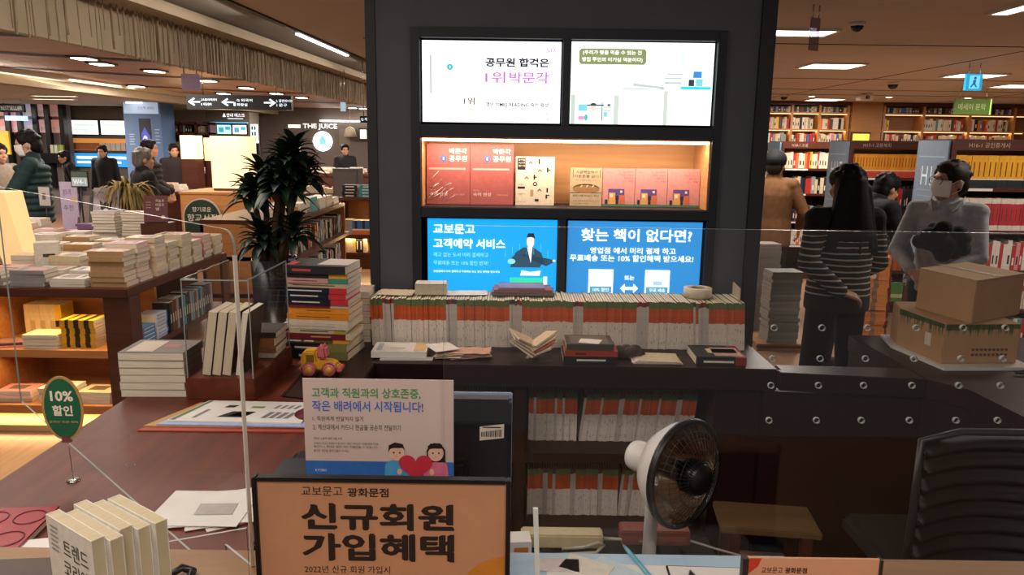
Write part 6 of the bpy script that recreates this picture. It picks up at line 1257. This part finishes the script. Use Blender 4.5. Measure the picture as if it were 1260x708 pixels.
# low bookcase in the gap beside the pillar
y = 9.9; a, b = P(419, 316, y), P(470, 244, y)
lb = thing('bookcase', 'low dark bookcase with warm lit shelves in the gap beside the pillar', 'bookcase', (a.x, y, 0)); W_, H_ = b.x-a.x, b.z
MB().box(0, .04, 0, .4, 0, H_).box(W_-.04, W_, 0, .4, 0, H_).build('side_panel', M_walnut, lb); MB().box(.04, W_-.04, .37, .4, 0, H_).build('back_panel', M_oak, lb)
zA, zB = P(430, 289, y).z, P(430, 311, y).z
for z in (zB, zA, H_): MB().box(.04, W_-.04, 0, .37, z-.04, z).build('shelf', M_walnut, lb)
MB().box(.04, W_-.04, .02, .06, 0, zB-.04).build('kick_board', M_walnut, lb)
area((a.x+W_/2, y+.03, H_-.07), W_*.8, .04, .6, '#ffd090', (math.radians(-30), 0, 0), 'bookcase_light_area'); area((a.x+W_/2, y+.03, zA-.06), W_*.8, .04, 1.2, '#ffd090', (math.radians(-30), 0, 0), 'bookcase_light_area')
row_up('case_book', [('grey', .05, .2, .2, {}), ('grey', .05, .2, .2, {})]+[(random.choice(('blue', 'navy')), .034, .2, .19, dict(bands=[(0, .3, '#c9733c'), (.3, .4, '#d8d0c4')])) for i in range(8)], Matrix.Translation((a.x+.06, y+.03, zA+.0003)), 'of the upper shelf in the gap bookcase', 'books on the upper shelf of the gap bookcase', frm='aisle end')
row_up('case_book', [('cream', .05, .2, .2, {}), ('cream', .05, .2, .2, {}), ('yellow', .04, .2, .2, dict(hex='#d8b868')), ('black', .05, .2, .19, dict(marks=[(.2, .8, .3, .6)])), ('black', .05, .2, .19, dict(marks=[(.2, .8, .3, .6)])), ('cream', .05, .2, .2, {})], Matrix.Translation((a.x+.06, y+.03, zB+.0003)), 'of the lower shelf in the gap bookcase', 'books on the lower shelf of the gap bookcase', frm='aisle end')
for i, (du, cw) in enumerate(((.13, 'black'), (.36, 'teal'), (.5+.06, 'black'))):
    stack('case_book', a.x+du, y+.2, H_+.0003, 0, [(cw, .04, .2, .2, dict(marks=[(.2, .8, .3, .6)]))]*4, f'of the {nth(i+1)} pile atop the gap bookcase', f'pile {nth(i+1)} atop the gap bookcase', jit=.008)

# people of the left hall
g = P(30, 160, 7.1)
b_, HS, HM_, s_ = person('person in a teal green puffer jacket and white mask beyond the rear table', g.x, 7.15, -1.15, 1.75, hair='#14100e', skin='#c79a80', top=('puffer_jacket', '#1a3334', .035), puff=True, hem=.82, legs=('trousers', '#1c1d22'), nod=.2, hands=((.1, -.32, 1.0), (-.14, -.32, 1.0)), hdir=((-.3, -.9, 0), (.3, -.9, 0)))
mask(b_, HS)
g = P(-4, 180, 8.4); b_, HS, HM_, s_ = person('person in a beige coat with dark hair cut by the picture edge', g.x, 8.4, 1.2, 1.62, hair='#1a1412', longhair=.15, top=('coat', '#8b7c6c', .04), hem=.7)
g = P(174, 182, 7.6); person('old person with grey hair in a black coat seen from behind', g.x, 7.6, PI/2+.75, 1.60, hair='#6b6661', skin='#b98a70', top=('coat', '#19191c', .045), hem=.62, legs=('trousers', '#151518'), hands=((.23, -.06, .84), (-.23, -.06, .84)))
g = P(182, 172, 10.0); person('person with black hair and dark hooded jacket before the blue poster pillar', g.x, 10.0, PI/2+.3, g.z, hair='#101014', top=('hooded_jacket', '#1a171b', .05), puff=True, hem=.72, hands=((.2, -.22, 1.0), (-.2, -.22, 1.0)), vox=.014)
g = P(213, 176, 12.6); person('small far person in dark clothes beside the small glowing lamp box', g.x, 12.6, .6, 1.62, hair='#15110f', top=('jacket', '#2a1f22', .04), vox=.016)
g = P(92, 188, 13.2); person('masked far person in black bending over before the far blue screens', g.x, 13.2, -.9, 1.5, hair='#14110f', lean=.3, top=('jacket', '#141417', .03), vox=.016)
g = P(128, 179, 13.6); person('far person in a black top facing us before the far blue screens', g.x, 13.6, .1, 1.58, hair='#121012', lean=.15, top=('sweater', '#131316', .03), vox=.016)
for i, (u, v, yy, L, c_) in enumerate(((300, 195, 15, 'far person in grey standing beyond the large glowing lamp box', '#4a4648'), (424, 178, 15.6, 'far person in black standing at the juice bar counter', '#18181b'))):
    g = P(u, v, yy); person(L, g.x, yy, .4 if i else 2.5, 1.65, hair='#15110f', top=('jacket', c_, .03), vox=.018)

# shops along the far wall
def far_display(label, u0, u1, y):
    a, b = P(u0, 130, y), P(u1, 130, y); W_ = b.x-a.x; s_ = W_/1.63; t = thing('display_cabinet', label, 'cabinet', (a.x, y, 0))
    def X(f): return W_*f
    MB().box(0, W_, 0, .6, 0, 2.4).build('body', mat('far_pillar', '#645d50', .6), t)
    for nm, x0, x1, z0, z1, c_, e in (('upper_screen', .12, .49, 1.79, 2.1, '#f0f6f2', 1.5), ('upper_screen', .53, .9, 1.79, 2.1, '#f2f8ee', 1.5), ('lower_screen', .12, .49, 1.06, 1.37, '#2f93d8', .9), ('lower_screen', .53, .9, 1.06, 1.37, '#2f93d8', .9)):
        sc_ = MB().box(X(x0)-.02, X(x1)+.02, -.03, 0, z0-.02, z1+.02).build(nm, M_blackp, t); k = MB().rect(X(x0), X(x1), z0, z1, -.033, 0).rect(X(x0)+.05, X(x1)-.08, z0+.18, z0+.24, -.036, 1).rect(X(x0)+.05, X(x1)-.2, z0+.08, z0+.13, -.036, 1); k.build('picture', [lit('far_'+c_.strip('#'), c_, e), lit('far_ink'+c_.strip('#'), '#e8f4fa' if 'lower' in nm else '#d8e6da', 1.0)], sc_)
    MB().box(X(.12), X(.9), -.02, 0, 1.43, 1.70).build('shelf_lining', lit('far_shelf', '#d8924a', .6), t)  # lining glows by itself, the shelf's orange light put into its colour
    k = MB()
    for i in range(10): k.box(X(.14)+i*W_*.035, X(.14)+(i+.9)*W_*.035, -.10, -.02, 1.44, 1.60)
    k.build('shelf_books', cm('#b8744a'), t); k = MB()
    for i in range(5): k.box(X(.53)+i*W_*.07, X(.53)+(i+.9)*W_*.07, -.10, -.02, 1.44, 1.6)
    k.build('shelf_books', cm('#d6cabc'), t)
    return t
far_display('far dark display cabinet with four screens, near the store with pink panels', 76, 164, 17.2)
# shop front with pink panels
y = 16.6; t = thing('shop_display', 'black framed shop display wall with pink lit panels at the picture edge', 'display', (P(-40, 150, y).x, y, 0))
def XX(u): return P(u, 150, y).x-P(-40, 150, y).x
def ZZ(v, u=40): return P(u, v, y).z
MB().box(0, XX(78), .1, .3, 0, 2.42).build('back_panel', mat('shop_black', '#6a605e', .5), t)
for u in (-30, -8, 9, 24, 43, 58, 76): MB().box(XX(u)-.05, XX(u)+.05, -.02, .12, .6, 2.42).build('upright', M_blackp, t)
cells = [(-6, 7, '#c98a88'), (11, 22, '#d08a92'), (26, 41, '#b3a6b8'), (45, 56, '#c59aa0'), (60, 75, '#b88078')]
for u0, u1, c_ in cells:
    for v0, v1, f in ((118, 143, .35), (147, 163, .55)):
        pn = MB().box(XX(u0), XX(u1), .06, .1, ZZ(v1), ZZ(v0)).build('lit_panel', lit(f'panel_{c_.strip("#")}_{v0}', c_, f), t)
        MB().rect(XX(u0)+.05, XX(u1)-.05, ZZ(v1)+.04, ZZ(v1)+.12, .055).build('price_strip', cm('#d8ccc4'), pn)
MB().box(XX(18), XX(42), -.3, -.2, ZZ(149), ZZ(143.5)).build('blue_light_box', lit('bluebox', '#a8dcff', 1.6), t)
MB().box(XX(0), XX(27), -.5, -.45, ZZ(190), ZZ(162)).build('yellow_board', lit('yellowboard', '#c9a23a', .5), t)
for i in range(9): MB().box(XX(62+1.7*i), XX(63.4+1.7*i), -.1, .1, ZZ(188), ZZ(178)).build('magazine_face', cm(random.choice(['#a8b04a', '#c9c0b0', '#7a9a5a', '#d8d0c0'])), t)
MB().box(XX(30), XX(78), -.15, .1, ZZ(200), ZZ(188)).build('shelf_ledge', M_blackp, t)
hang('hanging_sign', 'dark hanging sign with jagged letters near the white tube lights', 'sign', 0, 29, 128, 138, 14.5, .05, M_blackp, zc=2.42, art=lambda k, w_, h: k.text('BESTSELLER', -w_*.45, w_*.42, h*.25, h*.75, -.002), mats=[cm('#8a8684')])
# blue poster pillar
y = 15.2; a, b = P(158, 215, y), P(196, 122, y); t = thing('poster_pillar', 'tall blue poster pillar with a dark tablet picture', 'pillar', (a.x, y, 0)); W_ = b.x-a.x
MB().box(0, W_, 0, .6, 0, 2.41).build('body', mat('poster_blue', '#5f7ca6', .5, noise=.05, scale=3), t)
k = MB(); zz = lambda v: P(178, v, y).z
k.rect(W_*.02, W_*.95, zz(140), zz(126), -.004, 0).rect(W_*.40, W_*.72, zz(192), zz(146), -.004, 1).poly([(W_*.45, zz(190)), (W_*.68, zz(190)), (W_*.68, zz(168)), (W_*.55, zz(156)), (W_*.45, zz(165))], -.006, 2).disc(W_*.55, zz(174), W_*.07, .12, -.008, 3)
for i in range(5): k.rect(W_*.12, W_*(.26-.02*(i % 2)), zz(166+3*i), zz(165+3*i), -.004, 4); k.rect(W_*.82, W_*(.94-.02*(i % 2)), zz(160+4*i), zz(159+4*i), -.004, 4)
k.text('전자책 서비스', W_*.4, W_*.85, zz(135), zz(131), -.006, 5).build('poster', [lit('poster_top', '#a5b8d0', .6), cm('#22262e'), lit('poster_screen', '#4a58b8', .45), lit('poster_figure', '#b8c0e8', .6), cm('#b8c4d4'), cm('#b06a6a')], t)
MB().box(W_*.2, W_*.6, -.16, -.1, zz(128), zz(126)).tube([(W_*.4, -.13, zz(126)), (W_*.4, .0, zz(122))], .01, 6).build('spot_lamp', M_lampb, t)
# notice board, kiosk, lit post
y = 16.4
for nm, L, u0, u1, v0, v1, c_, e in (('notice_board', 'white notice board with dark portrait squares past the blue pillar', 198, 207, 150, 172, '#b8b4b0', .25), ('lit_post', 'narrow white lit post sign between kiosk and plant', 309, 316, 153, 176, '#dce8f4', 1.2)):
    a, b = P(u0, v1, y), P(u1, v0, y); t = thing(nm, L, 'sign', (a.x, y, 0)); MB().box(0, b.x-a.x, 0, .06, a.z, b.z).build('board', lit('board_'+nm, c_, e), t); k = MB()
    for i in range(6): k.rect((b.x-a.x)*(.15+.4*(i % 2)), (b.x-a.x)*(.42+.4*(i % 2)), a.z+(b.z-a.z)*(.1+.3*(i//2)), a.z+(b.z-a.z)*(.3+.3*(i//2)), -.002)
    k.build('printing', cm('#3a4858'), t); MB().box(0, b.x-a.x, .06, .12, 0, b.z).build('post', M_blackp, t)
a, b = P(258, 215, y), P(306.5, 138, y); t = thing('kiosk', 'dark information kiosk with two lit screens behind the large lamp box', 'kiosk', (a.x, y, 0)); W_ = b.x-a.x
MB().box(0, W_, 0, .6, 0, b.z).build('body', mat('kiosk_dark', '#5f5548', .5), t)
def kx(u): return P(u, 160, y).x-a.x
def kz(v): return P(285, v, y).z
for u0, u1, c_ in ((268, 285, '#a8dcec'), (287, 304, '#f0d4d4')):
    s2 = MB().box(kx(u0)-.02, kx(u1)+.02, -.03, 0, kz(166), kz(153)).build('screen', M_blackp, t); k = MB().rect(kx(u0), kx(u1), kz(165), kz(154), -.033, 0).rect(kx(u0+2), kx(u0+8), kz(163), kz(157), -.036, 1).rect(kx(u0+10), kx(u1-1), kz(160), kz(156), -.036, 1); k.build('picture', [lit('kiosk_'+c_.strip('#'), c_, 1.3), lit('kiosk_ink', '#4aa0c0', .8)], s2)
k = MB().text('안내 데스크', kx(280), kx(302), kz(144), kz(139.5), -.01, 0, .01).poly([(kx(275), kz(144)), (kx(279), kz(144)), (kx(277), kz(139))], -.01, 0).rect(kx(281), kx(300), kz(146.5), kz(145.8), -.01, 0); k.build('lettering', lit('kiosk_letters', '#f4f8ff', 1.3), t)
MB().box(kx(262), kx(306), -.05, 0, kz(151.5), kz(150.5)).build('light_line', lit('kiosk_line', '#58b4e0', 1), t)
# dark shelving behind the lamps
y = 15.8; a, b = P(206, 214, y), P(258, 150, y); t = thing('bookcase', 'dim dark bookcase beyond the small glowing lamp box', 'bookcase', (a.x, y, 0)); W_, H_ = b.x-a.x, b.z
MB().box(0, W_, .3, .35, 0, H_).build('back_panel', M_walnut, t)
for x in (0, W_*.33, W_*.66, W_-.05): MB().box(x, x+.05, 0, .3, 0, H_).build('upright', M_walnut, t)
for i, z in enumerate((.5, .95, 1.4, 1.85, H_-.02)): MB().box(0, W_, 0, .3, z-.04, z).build('shelf', M_walnut, t)
for i, z in enumerate((1.4, 1.85)):
    for q in range(3):
        row_up('shelf_novel', (mixed(.04, .06, DIM, .12, .15) if i else mixed(.04, .06, DIM, .2, .3))(W_*.33-.1), Matrix.Translation((a.x+W_*.33*q+.06, y+.03, z+.0003)), f'in bay {nth(q+1)} of {"lower" if i == 0 else "upper"} tier, dim bookcase', f'books in bay {nth(q+1)} of the {"lower" if i == 0 else "upper"} tier of the dim bookcase', frm='pillar end')
# juice bar
y = 18.2; a, b = P(322, 230, y), P(475, 140, y); t = thing('juice_bar', 'dark juice bar front with white lettering and a round light', 'shop', (a.x, y, 0)); W_ = b.x-a.x
def jx(u): return P(u, 160, y).x-a.x
def jz(v): return P(400, v, y).z
MB().box(0, W_, .1, .5, 0, 2.55).build('front_panel', mat('bar_dark', '#5c4e44', .6), t); MB().box(jx(395), W_, -.1, .1, jz(149.6), jz(148)).build('cove_light', M_lampb, t)
k = MB().text('THE JUICE', jx(373), jx(415), jz(160), jz(152.5), -.01, 0, .015).rect(jx(355), jx(370), jz(158), jz(154), -.01, 0); k.build('lettering', lit('bar_letters', '#fff6ea', 1.3), t)
k = MB().disc(jx(396), jz(174), .24, .24, .05, 0).rect(jx(392), jx(400), jz(178), jz(171), .04, 1).disc(jx(396), jz(170), .05, .05, .04, 1); k.build('round_light', [lit('round_white', '#eaf6fa', 1.6), lit('round_ink', '#7ac0d8', .8)], t)
MB().box(jx(441), jx(453), .0, .1, jz(172), jz(157)).build('lit_frame', M_blackp, t); MB().rect(jx(443), jx(451), jz(170), jz(159), -.005).build('poster', lit('bar_poster', '#f0ead8', 1.0), t); MB().rect(jx(416), jx(430), jz(178), jz(158), .09).build('wall_panel', cm('#6a5a48'), t)
MB().lathe([(.02, .24), (.1, .2), (.16, 0), (.14, 0)], 20, 0, True, (jx(432), -.1, jz(168))).tube([(jx(432), -.1, jz(160)), (jx(432), -.1, 2.5)], .01, 6).build('pendant_lamp', mat('pendant', '#b8a890', .6), t)
MB().box(0, W_, -.6, -.1, 0, 1.05).build('bar_counter', M_walnut, t); 
k = MB().text('R', 0, 1, 0, 1) if 0 else None
# hanging direction sign and banners
def dirart(k, w_, h):
    def ar(cx, d):
        k.poly([(cx-d*.14, h*.5), (cx, h*.78), (cx+d*.03, h*.70), (cx-d*.05, h*.55), (cx+d*.15, h*.55), (cx+d*.15, h*.45), (cx-d*.05, h*.45), (cx+d*.03, h*.30), (cx, h*.22)], -.002, 0)
    ar(-w_*.43, .5); ar(-w_*.11, .5); ar(w_*.30, -.5); k.rect(-w_*.05, -w_*.04+.01, h*.25, h*.5, -.002, 0)
    for x, a_, b_ in ((-.36, 'J 소설/시/에세이', 'K 아동/유아'), (-.02, 'G 외국어', '화장실'), (.36, 'L 음반/DVD', 'I 문구')): k.text(a_, w_*x, w_*(x+.15), h*.55, h*.75, -.002, 0, .01).text(b_, w_*x, w_*(x+.1), h*.24, h*.44, -.002, 0, .01)
hang('direction_sign', 'long black hanging direction sign with white arrows', 'sign', 230, 358, 118, 134, 9.0, .08, mat('sign_black', '#0d0f12', .4), zc=2.5, art=dirart, mats=[lit('sign_white', '#dff2fa', 1.1)])
hang('hanging_banner', 'pale purple hanging plate under the string curtain', 'banner', 224, 245, 91, 111, 7.2, .012, mat('banner_purple', '#7f7898', .4), zc=2.5)
hang('hanging_banner', 'small pale blue hanging plate near the pillar', 'banner', 419, 425, 126, 137, 10.5, .012, lit('banner_blue', '#a8c4d8', .6), zc=2.665)
hang('direction_sign', 'small black hanging sign cut off by the pillar', 'sign', 443, 470, 143, 151, 10.0, .06, mat('sign_black', '#0d0f12', .4), zc=2.74, art=lambda k, w_, h: k.text('Q 계산대', -w_*.45, w_*.1, h*.25, h*.75, -.002, 0, .01), mats=[lit('sign_white', '#dff2fa', 1.1)])
